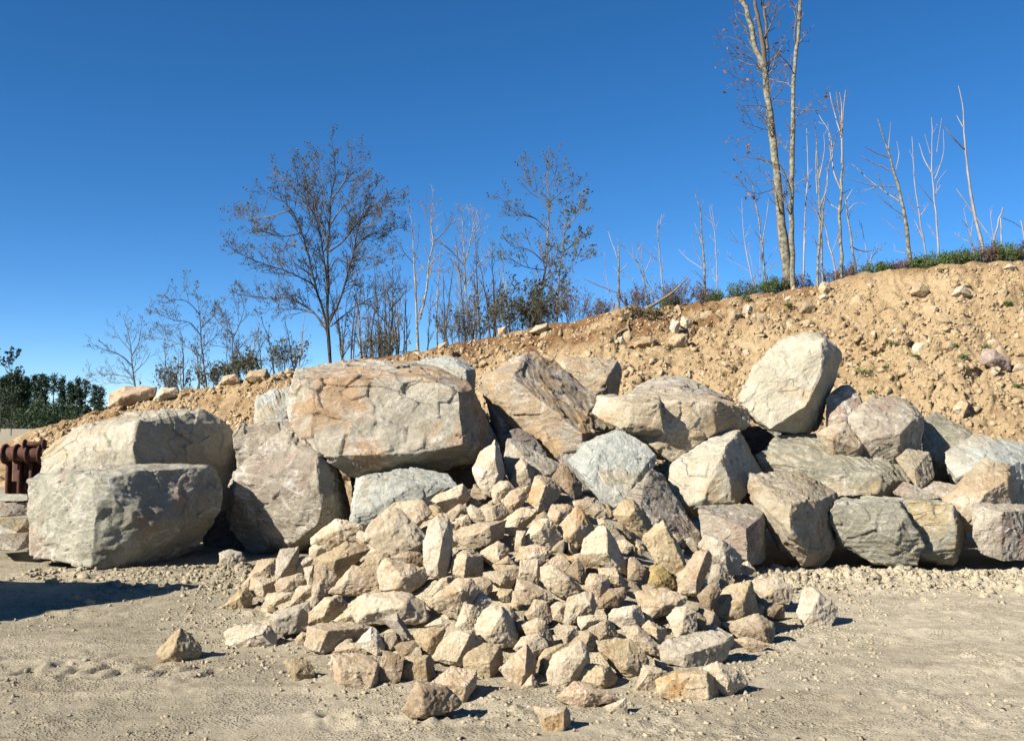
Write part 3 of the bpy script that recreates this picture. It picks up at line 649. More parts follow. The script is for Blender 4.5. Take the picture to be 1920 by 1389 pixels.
# ------------------------------------------------------------------ the heap of quarry stones, traced one by one
# zoom | outline x,y[:depth in tenths of its size] | ridge points nearer to the viewer | colour | label
STONES = '''
P3|425,55 470,115:2 545,420:4 490,520:-1 380,690 300,660 200,480 175,370 250,190|430,240 485,490 330,400|w|tall pale pointed stone at the top of the heap, touching the largest boulder
P3|590,30:2 650,30:3 870,165:2 1195,315:2 1110,490 850,420 620,500 530,240|850,300 1090,430|g|large grey wedge with a straight sloping upper edge at the top of the heap
P3|740,255 820,300 890,390:2 860,560 740,585 620,545 665,340|800,350 720,500:-2|t|grey-tan upright stone leaning on the large grey wedge
P3|545,440 615,530 540,560 515,510|545,500|t|tiny pointed stone beside the base of the tall pale pointed stone
P3|500,510 600,520 650,600 560,700 480,790 420,770 390,640 420,570|540,600 450,650|t|rounded tan stone just below the tall pale pointed stone
P3|640,620 850,570:3 855,640:2 750,800 640,890 560,870 515,750|660,650:-2 745,745:-4 620,800|t|tan stone with one clean diagonal crease, below the grey-tan upright stone
P3|905,460 1000,450:3 1120,510:4 1215,640:2 1060,860 940,860:-3 835,755 855,640|1030,570:-4 960,760:-4|o|block with a bright orange-tan left face and a dark right face near the top
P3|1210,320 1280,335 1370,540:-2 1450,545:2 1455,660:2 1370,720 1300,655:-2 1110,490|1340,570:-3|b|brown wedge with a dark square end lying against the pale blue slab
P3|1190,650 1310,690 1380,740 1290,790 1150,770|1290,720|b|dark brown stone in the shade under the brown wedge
P3|1320,760 1500,730 1700,810 1770,900 1740,960 1600,950 1500,900 1330,810|1450,800:-2 1620,870:-3|t|long tan stone lying flat under the tip of the pale blue slab
P3|1520,745 1600,710 1740,820 1700,850 1560,800|1620,770|g|small dark-edged stone between the flat tan stone and the pale blue slab
P3|1110,800 1310,790 1360,850 1290,950 1165,1070 1050,910|1190,900 1150,1000|p|rounded pinkish-tan stone immediately left of the orange-stained pyramid
P3|1400,830 1500,920:1 1600,1070:2 1500,1200 1455,1290 1300,1330 1090,1310 1170,1080|1380,1120 1300,1250:-2|o|orange-stained pyramid stone in the upper middle of the heap
P3|680,870 740,835 920,860:1 900,940:1 780,1060:1 650,1150 535,1110 540,970|860,930:-2 650,1090:-3 700,950|t|slanted tan stone with a shaded lower right side under the creased stone
P3|310,840 510,780:1 590,890:2 520,980:1 400,1005 345,990 300,900|390,830:-3 430,970:-3|t|small cube with a dark right face, below the rounded tan stone
P3|150,790 260,860 345,990 230,1010 130,970 100,840|180,870 220,960|c|smooth tan stone shaped like a tooth, left of the small dark-faced cube
P2|1345,840 1500,785 1530,880 1430,930|1440,850|c|small cream stone wedged left of the tooth-shaped stone
P2|1240,770 1395,660 1490,700 1500,760 1320,865|1400,730|t|small tan wedge right of the tan block with a shaded underside
P3|50,1080 225,1010 370,1010:1 545,985:4 510,1180:4 380,1250:-2 180,1310 0,1250 10,1130|385,1050:-4 380,1235:-3 150,1180|t|wide tan block with a hollowed top and a dark right end, left of the middle
P4|1095,215 1170,250 1225,320:2 1190,400 1010,500 865,350|1085,300:-2 1110,440:-4|p|pinkish stone with a notched top, right of the wide tan block
P4|1320,100 1420,100:1 1415,250:2 1350,370 1290,300|1375,200|t|narrow upright stone left of the pale stone with a rough lower corner
P3|890,1000 1060,955 1150,1080:1 1215,1170:2 1090,1310 960,1290 800,1250 790,1170|970,1090:-4 880,1150|c|large pale angular stone with a rough dark lower right corner
P4|1370,290 1540,255 1740,335:2 1600,490 1510,440 1360,470 1310,440|1520,400:-3|p|pinkish-grey stone with a flat shaded right side, in the centre of the heap
P4|1370,450 1570,435:1 1600,600:2 1560,720 1340,660|1355,590:-3 1555,600:-3|c|small pale cube with a bright lower band in the centre
P4|1030,500 1300,500 1360,530 1330,660 1200,650 1100,600|1200,560|t|flat tan stone left of the small pale cube
P4|1040,490 1215,390 1310,500:1 1140,525|1200,470|t|small triangular stone resting on the flat tan stone in the centre
P4|570,370 640,335:2 770,305:4 905,395:2 910,625:2 690,640:-4 610,665 535,600 575,500|725,400:-5|t|boxy stone with a rough dark right face, right of the white pitted stone
P4|930,590 1000,570 1180,590:1 1310,650:2 1250,760:1 1110,770 1090,740 930,640|1180,620:-2 1115,740:-4|t|tan stone with a dark shaded right half below the boxy stone
P4|1110,775 1260,790 1250,930 1170,945 1070,900|1215,850 1130,880|y|small honey-coloured cube below the tan stone with a dark half
P4|740,650 960,645 1035,690:1 1025,790:1 970,845 750,755|960,780 830,730|t|rectangular tan block lying on the big undercut slab
P4|630,655 760,655:1 870,800:1 720,910 690,1000 640,1150:1 530,1010 280,970 275,910 540,890|560,910:-2 660,800|t|big tan slab with a deep undercut shaded below, lower left of the boxy stone
P4|410,660 560,625 610,660:2 590,780:2 540,890 310,870 275,840|490,650:-3 470,800:-2 330,850:-2|t|wedge with a bright left edge and a dark right face under the white pitted stone
P4|850,805 910,820 1030,930 930,1020 880,1060 700,970 760,880|880,900 820,960|w|dusty white wedge above the largest rounded cream stone
P4|690,960 800,970:1 880,1060:2 840,1260 610,1300 585,1240 640,1110|720,1150:-2|c|smooth pale slab leaning against the left of the largest rounded cream stone
P11|940,20 1010,-20 1120,-10 1170,0:2 1220,120:3 1290,300:2 1230,370 1130,400 990,390 920,350 845,220 880,110|1120,60:-3 1010,250:-4 1120,330:-3|c|largest rounded cream stone in the lower middle of the heap
P11|530,280 640,245:1 800,240:2 915,360:4 750,480:1 690,600 580,580 400,520|790,275:-2 650,560:-3|c|smooth cream slab tilted left with a dark right edge
P11|185,250 250,215 510,205 515,300:1 390,520 310,490 240,350|400,320 330,430|y|honey-brown triangular stone left of the tilted cream slab
P11|0,400 80,350 230,330 300,490 200,520 60,510|150,420|b|rough reddish stone left of the honey-brown triangular one
P11|60,560 110,510:2 350,490:3 400,560:3 410,700:3 360,770 70,765 50,640|320,540:-3 345,755:-3 70,600:-2|y|rounded two-tone cube in the front row above the brown pyramid
P11|240,760 310,780 560,820:2 680,960:2 690,1000:3 550,1080 390,1130 200,1140 100,1060|295,870:-4 310,1120:-4|b|brown pyramid stone with a bright left face, nearest in the front left
P11|400,790 480,710:2 600,615:4 860,660:4 850,800:2 770,910:1 700,1000 590,840|750,815:-3 600,800:-3|p|flat-topped stone with a pinkish brown top beside the brown pyramid
P11|780,450 940,380:2 1100,385:3 1120,560:3 1060,720:2 990,750:-2 850,745 870,660 720,600 730,520|1000,570:-4|y|rounded olive-tan block in the front row under the largest rounded stone
P11|1380,375:1 1470,560:3 1460,720:2 1300,815:-3 1200,750 1090,640 1280,470|1365,650:-5 1290,640:-4|p|tall sharp pinkish pyramid in the front row
P11|1440,690 1515,830:1 1470,860 1320,835|1430,790|t|small stone at the foot of the tall pinkish pyramid
P7|20,850 110,720 300,680 400,760 430,830 260,960 150,930|250,890:-3 180,800|c|pale stone right behind the tall pinkish pyramid
P7|110,580 300,500 390,540:1 510,800:2 430,800 330,700 190,710|300,630 380,700|t|tan stone with a pale band, right of the largest rounded stone
P7|265,280 330,325 410,300:1 485,500:2 420,555 300,520 160,540 150,480|265,410:-3|t|two-peaked tan stone above the banded one
P7|70,30 300,100 450,190 470,290 330,310 170,325 60,260 40,180|290,220 150,150|p|wide grey-pink stone with a rough lower edge, below the small pale cube
P5|90,910 240,880 450,1040:1 565,1150:2 540,1200 410,1260 320,1250 190,1180 110,1070|440,1060:-3 350,1220:-3 220,1000|c|egg-shaped cream stone left of the arrowhead stone
P5|300,740 435,860 380,965 240,900 90,910|310,850:-1|t|flat tan slab sticking up behind the egg-shaped stone
P5|520,800 620,930:2 620,1090:2 580,1110 380,970|535,1040:-3|b|brown arrowhead-shaped stone right of the egg-shaped one
P5|400,780 560,745 680,770 780,870 620,915 550,860 430,845|600,830 500,800|o|small orange-tan stone under the left corner of the smooth cream pyramid
P5|780,430 860,430 960,570:2 1115,920:4 1100,980:3 1030,920:-1 860,890 570,745 590,590|880,740:-4 862,480:-2|c|large smooth cream pyramid with a sharp straight ridge, right of the middle
P5|760,340 830,330 940,400 1020,500 960,545 860,440 770,400|850,380|c|small pale stone behind the tip of the smooth cream pyramid
P5|770,920 970,910 1110,1080:2 1110,1180:2 1010,1110:-2 910,1080 790,1010|1010,1010:-3 850,980:-2|o|orange-faced wedge under the smooth cream pyramid
P5|620,1050 660,980 780,990 880,1040 910,1110:2 900,1200:1 780,1330 690,1230 630,1170|800,1090 720,1060|p|pinkish rounded stone with a dented face, left of the dark stone in shadow
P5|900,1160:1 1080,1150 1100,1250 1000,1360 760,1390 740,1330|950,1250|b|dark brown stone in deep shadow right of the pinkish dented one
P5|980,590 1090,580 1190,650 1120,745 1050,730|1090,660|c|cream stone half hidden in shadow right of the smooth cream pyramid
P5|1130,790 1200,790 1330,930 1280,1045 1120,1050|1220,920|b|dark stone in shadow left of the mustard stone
P5|1220,590 1310,680 1290,765 1200,730|1260,690|p|small pinkish chip left of the large tilted brown stone
P5|1085,100 1180,110 1300,230:2 1380,380:2 1360,470 1270,540 1140,470 1040,380 950,280 1020,160|1130,310:-4 1200,220|y|large rounded brown stone with a rough chipped base, against the purplish slab
P5|950,400 1050,390 1170,560 1120,570 960,430|1060,470|b|flat brown stone under the rounded brown stone with the chipped base
P6|400,235:1 440,280:3 560,490:3 690,790:3 685,880 480,850 340,740 170,480 180,410|430,310:-2 510,460:-2 650,770:-2 300,420:-2|y|large tilted rectangular brown stone on the right of the heap
P6|260,760 370,755 500,870 540,1000:1 450,1060 220,990 240,840|370,950 300,850:-2|m|rounded mustard-yellow stone under the large tilted brown stone
P6|790,590 940,590 970,660:2 950,760:2 850,980:2 800,1110 590,1075 580,900 740,840|910,610:-2 790,910:-4 790,1080:-3|p|pinkish block with a dark ragged right face, below the blue-grey stone
P6|820,530 900,410 1000,400 1120,470:1 1320,640:3 1290,840:2 1170,865 1050,750 960,670|1110,490:-2 1040,660:-3 1140,730|g|blue-grey stone with a white left face and a dark right face
P6|980,740 1080,730 1180,900 1160,1000 1060,990 930,970|1060,850|g|dark grey rounded stone in shadow right of the ragged pinkish block
P6|1350,720 1400,705 1490,810 1450,860 1380,875 1300,820|1390,780|p|small smooth pinkish-grey stone at the foot of the purple-grey block
P6|60,1080 290,1040:2 460,1020:3 670,1130:2 640,1210:1 430,1330 240,1385 165,1340 180,1240|420,1230:-3 230,1260:-2|t|broad tan slab half in shade, below the mustard-yellow stone
P6|870,1050 960,970 1030,980 1090,1060 1000,1230 950,1295 870,1240 810,1110|940,1090 960,1190|b|rounded brown stone left of the ribbed honey block
P8|600,360 700,190:1 780,190:2 930,150:2 1000,440:3 880,475 700,515 610,505|750,340:-3 860,310:-4 870,465:-3 720,480:-3|y|blocky honey stone with vertical ribs on the right edge of the heap
P8|910,150 1000,125:2 1180,115:3 1330,210:2 1280,350 1070,350 1000,260|1180,210:-2 1080,300:-3|c|broad cream stone at the right edge behind the ribbed honey block
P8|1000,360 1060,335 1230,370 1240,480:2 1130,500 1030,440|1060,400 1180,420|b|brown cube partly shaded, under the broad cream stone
P8|1420,230 1500,205 1720,380:1 1740,440:1 1660,565 1560,578 1410,555 1365,450 1400,370|1580,270:-1 1500,420:-3|w|white triangular stone standing alone right of the heap
P8|670,540 1000,450:2 1050,530:1 1140,540:2 1150,640:2 1110,725 1040,695 830,670|1060,600:-3 1085,690:-3 900,600|t|long tan stone with a blunt right end in front of the ribbed honey block
P8|780,690 900,660 1110,740 1000,812 910,785|900,720|p|flat pinkish stone on the ground under the long tan stone
P8|95,740 130,710:2 420,610:4 740,640:4 775,670:4 720,745:3 700,865:2 440,955 310,935:-3 120,885|320,830:-4 690,710:0|g|long grey rectangular block with a rough dark front at the lower right
P8|510,550 600,560 745,640 600,640 500,610|600,600|g|pale grey stone peeking up behind the long grey block
P8|60,1060 200,1000:1 520,990:2 580,1060:2 620,1230:2 500,1285 250,1260 220,1215 80,1205|520,1010:-3 545,1230:-3 200,1060:-2|o|long orange-cream stone in the front row at the lower right
P8|500,960 620,905:1 830,990:2 900,1090:2 740,1175 700,1228 600,1110|640,960 720,1080|c|kite-shaped cream stone behind the right end of the long orange-cream stone
P7|1450,1365 1560,1060 1640,1060 1830,1130 1720,1230 1730,1360|1600,1160 1540,1250|p|pale pink triangular stone left of the long orange-cream stone
H|310,715 400,632 480,650 630,725 560,748 440,782 330,740|470,690|p|flat pinkish-white stone lying in front of the brown rounded stone
H|560,768 680,722 685,812 590,800|640,760|c|small wedge on the ground near the front, between two larger pale stones
H|175,770 350,775:1 375,800:3 368,900:2 250,908|345,790:-3 340,895:-3 230,830|o|blocky stone lying alone in front, nearest to the viewer
P7|1010,770 1230,740:2 1390,750:2 1560,880:2 1620,1020:2 1540,1070 1450,1235 1300,1195 1210,1000 1180,960 1050,890|1220,1000:-3 1345,1080:-4|y|large olive-brown stone with a dark purple spot, lower right of the middle
P7|830,1100 960,1040:1 1150,1070:2 1240,1200:3 1200,1290:2 1060,1345 900,1255 800,1225|1090,1090:-3 1080,1290:-4|y|rounded brown stone with a dark right side, in the front row
P7|500,900 790,770:1 860,830:1 930,1000:2 800,1170 600,1335 510,1325 440,1250 415,1150 510,1040|850,980:-3 720,1150:-3 650,960|c|large pale cracked stone in the front row right of the tall pinkish pyramid
P7|330,950 380,860 620,800 640,840 510,910 490,1040 310,1130|420,920 400,1040|y|honey-coloured stone squeezed between the tall pinkish pyramid and the cracked pale stone
P7|920,640:1 990,720:3 960,870:2 880,850 740,790 630,825 780,690|920,710:-2 880,800|t|tan stone with a thin dark right side above the cracked pale stone
P7|520,590 650,570 780,600 780,690 640,820 590,710|660,660|c|pale stone with a torn upper edge, left of the flat-faced brown stone
P7|890,620 1120,510:2 1190,560:3 1260,710:2 1020,765 980,690|1100,560:-2 1120,680:-2|t|flat-faced grey-brown stone above the large olive-brown one
P7|780,480 950,460 1040,510:1 880,615 830,640 780,570|900,540|c|small pale stone under the rounded pale block
P7|660,260 830,190 940,200:2 1000,340:3 960,450 900,475 770,480 660,570 620,550 640,380|920,330:-3 750,320:-2|c|rounded pale block in the middle right of the heap
P7|460,350 550,295 640,320 620,550 490,510|560,400|t|dull tan stone left of the rounded pale block
P7|1125,490 1200,390 1430,345:1 1510,350:2 1570,540:2 1500,585 1300,600|1400,440:-3 1280,480:-2|w|rough white-faced stone right of the rounded pale block
P7|1300,610 1480,580 1620,700 1750,830 1740,940 1640,910 1560,890 1400,770|1500,690 1650,830|c|long pale stone sloping down right under the rough white-faced one
P7|1540,600 1620,525:1 1820,620:3 1800,750:2 1730,795|1710,620:-3 1720,750:-3|p|small stone with a dark right face on the right of the long pale one
P8|160,480 240,395 330,385 420,430 400,560 430,630 240,690 200,570|310,470 300,590|c|rounded cream stone behind the long grey block
P8|380,500 450,460 520,500 500,595 440,615|440,530|b|rough dark stone squeezed against the rounded cream stone
P7|1680,960 1840,1040 1800,1112 1710,1085|1740,1030|w|small white chip left of the long grey block
P1|75,480 130,460 220,445 330,480:1 380,550:2 330,655 220,682 170,640 75,600|210,560:-3 120,530|g|grey jagged stone on the churned ground left of the heap
P1|500,370 540,250 620,200 740,350 720,425 620,490 540,482|620,330 600,420|y|rounded greenish-yellow stone tucked under the purple-stained boulder
P1|540,580 580,560 740,560:1 740,740:1 690,770 500,770 430,745|590,680 650,620:-2|o|orange-tan stone at the upper left edge of the heap
P1|790,450 1000,420:2 1010,520:2 960,715:2 800,805:-1 745,790 750,560|890,600:-3 800,740:-3|g|pitted grey-tan block with a shaded lower right, upper left of the heap
P1|970,560 1080,520 1190,540 1140,640 1060,720 970,725|1060,620|c|cream stone right of the pitted grey-tan block
P1|340,850 460,720 515,760 430,850 420,915 345,895|430,800|o|narrow orange stone at the left edge behind the small pink cube
P1|430,900 460,770 590,770:2 730,810:2 720,950:2 600,985:-3 470,985|585,870:-4|p|small pink cube with a dark right face at the left edge of the heap
P1|110,1125 300,920:1 390,890:2 470,985:2 450,1095:1 370,1152 200,1145|310,1010:-4|y|tilted brown stone at the far left foot of the heap
P1|730,850 780,790 1040,720 1075,800 980,890 970,945 760,955|900,820 850,900|t|tan stone right of the small pink cube
P1|610,1025 650,960 730,950 960,950:2 930,1015:1 720,1112 660,1095|750,1050 850,980:-1|t|low tan stone with a shaded lower side on the left edge
P1|990,880 1170,860 1180,970 1050,1070 900,1115 960,965|1060,960|t|tan stone left of the tall flat slab
P1|920,820 1060,760 1115,855 1000,875|1020,820|c|small cream chip above the tan stone beside the flat slab
P1|1070,660 1180,640 1200,830 1120,865|1140,740|w|small narrow white stone left of the tall flat slab
P1|1210,650 1330,650:1 1470,760:2 1440,830:2 1330,970:1 1200,1140 1160,1100 1180,850|1280,800:-1 1200,950:-1|t|tall flat tan slab standing on edge at the left of the heap
P1|1200,560 1350,480:2 1560,370:3 1720,380:3 1840,440:3 1600,630:2 1480,790:2 1430,710:-2 1350,660 1220,650|1440,570:-4|y|olive-brown wedge with a deeply shaded underside at the left
P1|1160,310 1280,210 1450,95 1590,110 1750,170 1780,330 1700,375 1480,390 1360,450 1170,380|1500,200 1480,330 1250,300|c|big pale cream stone at the upper left of the heap by the dark gap
P1|1140,430 1200,365 1340,375 1375,430 1210,545 1140,520|1240,430|c|pale stone under the big pale cream one at the upper left
P9|370,430 640,130:1 760,160:1 950,200:1 930,400 790,465 500,465|550,310:-3 480,440|p|speckled pink and white stone left of the large two-tone stone
P9|940,170 1010,50 1070,50:1 1460,160:2 1540,240:3 1420,380:1 1330,450 1180,455 980,415|1230,280:-4 1095,100:-2 1150,400|t|large two-tone tan stone with a smooth left face, left of centre
P9|700,155 860,10 1000,-30 1110,10:3 930,195|960,70:-1|y|tilted ochre slab with a dark right edge above the speckled pink stone
P9|650,560 780,480 1000,450:2 1300,450:2 1460,560:2 1520,720:2 1490,775 1380,805 1180,700 960,775 700,815 660,700|800,700:-3 1250,600:-3 1000,600:-2|c|long knobbly cream stone with a rough surface, lower left of centre
P9|130,690 310,510 480,480:2 580,610:3 420,745:1 260,815 130,805|370,560:-3 290,750:-3|t|grey-tan stone with a dark upper right side, left of the knobbly stone
P9|410,785 610,620 690,650 700,765 530,805|600,720|c|flat cream stone poking out left of the knobbly stone
P9|120,850:1 220,825:3 740,795:4 900,860:3 680,1030:2 400,1150:1 240,1165:-3 95,1070|340,900:-4|t|long tan block with a deep dark side at the lower left
P9|990,770 1160,690 1350,985:2 1310,1005 1200,950 1100,860|1170,780 1250,900|g|grey spiky stone under the knobbly cream stone
P9|690,1045 860,860 920,880:2 1020,1075:2 1010,1135 920,1195 840,1060|850,1000 930,1060|w|white chalky stone behind the large flat-topped block
P9|410,1150 620,1040 830,1060:1 910,1195:2 800,1200 590,1160|800,1110 650,1100|t|low tan stone lying on the back of the large flat-topped block
P10|655,400:2 850,400:4 1080,440:4 1200,490:3 1190,795:2 1080,855 960,845 740,775 690,685|745,610:-3 765,745:-3 1165,625:-2 1080,830:-2|p|large flat-topped pinkish block at the lower left front of the heap
P10|590,540 650,460 670,600|640,540|w|pale corner of a stone behind the large flat-topped block
P10|75,505 200,465:2 360,500:3 420,565:3 460,655:2 270,742 210,720|215,650:-4|y|brown stone with a dark right side lying alone left of the flat-topped block
P10|210,240 290,150 370,170 350,295 230,302|290,220|p|small pinkish stone at the left end of the long tan block
P10|1260,380 1400,400 1500,470 1450,720 1200,815|1350,560:-1|b|dark stone in shadow between the flat-topped block and the two-tone cube
E|380,1240 420,1200:2 650,1120:3 660,1260:2 640,1310:1 560,1337 430,1337 385,1292|430,1235:-3 570,1220:-1|g|grey-topped long block at the left foot of the heap
S|420,1182 440,1173 465,1177 500,1172 516,1190:2 512,1211 480,1216 440,1212 425,1207|462,1195:-3 490,1190|w|low white and pink stone lying apart at the left
S|295,1224 318,1195 338,1178:1 352,1186:2 379,1216:3 365,1237:2 330,1245 300,1241|325,1222:-4|y|brown pointed stone lying alone on the left ground
P2|460,520 590,530:2 605,560:3 500,740:2 420,830 290,945 215,860 240,730 330,690|500,560:-2 400,720|y|olive-yellow column-shaped stone leaning on the pale grey slab
P2|540,720:2 700,720:2 1000,1060:2 900,1150 600,1275 450,1225 245,1010|560,1060:-2|c|big flat cream slab under the oval grey-pink slab
P2|570,700:3 690,640:4 960,625:4 1055,770:3 880,925 750,1045:1 590,1055:1 510,830|575,915:-3 870,915:-3|p|flat-topped oval grey-pink slab at the upper left of the heap
P2|640,460 740,420 910,440:1 950,500:3 940,625:2 700,645 580,690 600,580|905,520:-2 750,520|t|squarish tan stone behind the oval grey-pink slab
P2|880,410 1080,330:1 1420,230:2 1530,220:3 1600,420:4 1590,575:3 1450,460 1150,545 970,495|1500,300:-2 1480,435:-2 1150,450|o|long orange-stained stone at the upper left against the largest boulder
P2|1065,620 1120,560:1 1430,430:3 1500,520:4 1490,625:3 1230,775:2 1130,665|1410,565:-2 1130,645:-3|t|tan block with a shaded underside in front of the long orange-stained stone
E|1480,590 1530,545 1610,570:2 1640,640:3 1620,740:2 1600,800:1 1630,905:2 1545,962 1470,930 1445,840 1445,720 1480,650|1570,700:-3 1540,860:-3|w|white pitted upright stone left of the boxy dark-faced stone
P2|1070,785 1180,770 1300,880 1290,920 1150,850|1190,820|o|small orange stone behind the top of the white pitted stone
P2|1250,1130 1300,1030 1370,1040 1400,1115 1260,1225|1320,1100|c|small pale stone right of the white pitted one
P2|640,1110 850,1060 970,1070 960,1185 900,1225 680,1215|830,1130 700,1160|t|tan stone left of the white pitted one
P2|590,1290 770,1210 940,1240 1000,1390 760,1390|780,1290:-4|b|speckled brown stone with a pale left face behind the two-tone stone
P11|315,190 490,95 640,190 600,240 510,220|490,160|c|thin pale stone above the honey-brown triangular one
P4|1160,950 1240,980 1350,1120:2 1280,1175 1200,1060|1240,1050|t|narrow tan stone behind the right shoulder of the largest rounded stone
P4|1265,990 1310,940 1390,950:2 1340,1035|1320,980|y|tiny honey-coloured stone below the wide grey-pink one
'''
def build_stones():
    for k, ln in enumerate(STONES.strip().split('\n')):
        f = ln.split('|'); tg = f[0]
        ol = [w for w in f[1].split()]; s = ZOOM[tg][2]
        pts = parse(f[1], 99.0); ridge = parse(f[2], -3.3)
        xs = [p[0] for p in pts]; ys = [p[1] for p in pts]
        y0, y1 = min(ys), max(ys)
        out = []
        for x, y, z in pts:
            if z == 99.0: z = 1.2 - 2.4 * (y - y0) / (y1 - y0)
            out.append((x, y, z))
        A = 0.5 * abs(sum(pts[i][0] * pts[(i + 1) % len(pts)][1] - pts[(i + 1) % len(pts)][0] * pts[i][1] for i in range(len(pts))))
        mx_, my_ = sum(xs) / len(xs), sum(ys) / len(ys)
        out = [(mx_ + (x - mx_) * 1.08, my_ + (y - my_) * 1.08, z) for x, y, z in out]
        sx, sy = px(tg, sum(xs) / len(xs), y1)
        h = hit(sx, sy - 1, ('g', 'm'))
        size = math.sqrt(A) / s / F * h.y
        d0 = h.y + 0.32 * size
        L = lobe(out + ridge, d0, tg, size / 10.0, 0.62 * size, 0.72, 0.12 * size)
        rng = np.random.default_rng(500 + k)
        o = rock_obj('quarry_stone', [L], size, size / 21, STONE[f[3]], cuts=4, amp=1.0, sm=1, rng=rng, chip=1.3)
        tag(o, f[4], 'stone', 'quarry stones in and around the heap')
build_stones()

def rand_rock(rng, sx, sy, sz, n=16, L=0.2, **kw):
    v = rng.normal(size=(n, 3)); v /= np.linalg.norm(v, axis=1)[:, None]
    v *= rng.uniform(0.8, 1.1, (n, 1)) * np.array((sx, sy, sz))
    V, T = hull(v)
    return rough(V, T, (sx + sy + sz) * 0.66, L * (sx + sy + sz) / 3, rng=rng, **kw)
def rot_rand(rng):
    q = rng.normal(size=4); q /= np.linalg.norm(q); w, x, y, z = q
    return np.array([[1 - 2 * (y * y + z * z), 2 * (x * y - z * w), 2 * (x * z + y * w)], [2 * (x * y + z * w), 1 - 2 * (x * x + z * z), 2 * (y * z - x * w)],
                     [2 * (x * z - y * w), 2 * (y * z + x * w), 1 - 2 * (x * x + y * y)]])
# stones wedged down in the gaps
rng = np.random.default_rng(21)
PROTO = [mesh_from('wedged_stone', *rand_rock(rng, 1, rng.uniform(0.7, 1), rng.uniform(0.6, 0.9), 13, 0.16, cuts=3)) for k in range(8)]
for k, m in enumerate(PROTO): m.materials.append(STONE['ttycpcyt'[k]])
n = 0
while n < 260:
    x, y = rng.uniform(-2.6, 2.6), rng.uniform(6.7, 11.0)
    mz = float(mound_z(np.array([x]), np.array([y]))[0])
    if mz < 0.03: continue
    o = link('wedged_stone', PROTO[n % 8], None, (x, y, mz - rng.uniform(0.0, 0.10)))
    s = 0.045 + 0.10 * rng.random() ** 1.6; o.scale = (s, s, s); o.rotation_euler = tuple(rng.uniform(0, 6.28, 3))
    tag(o, 'small tan chip of stone wedged in a gap between the bigger heap stones', 'stone', 'stone chips wedged in the gaps of the heap')
    n += 1

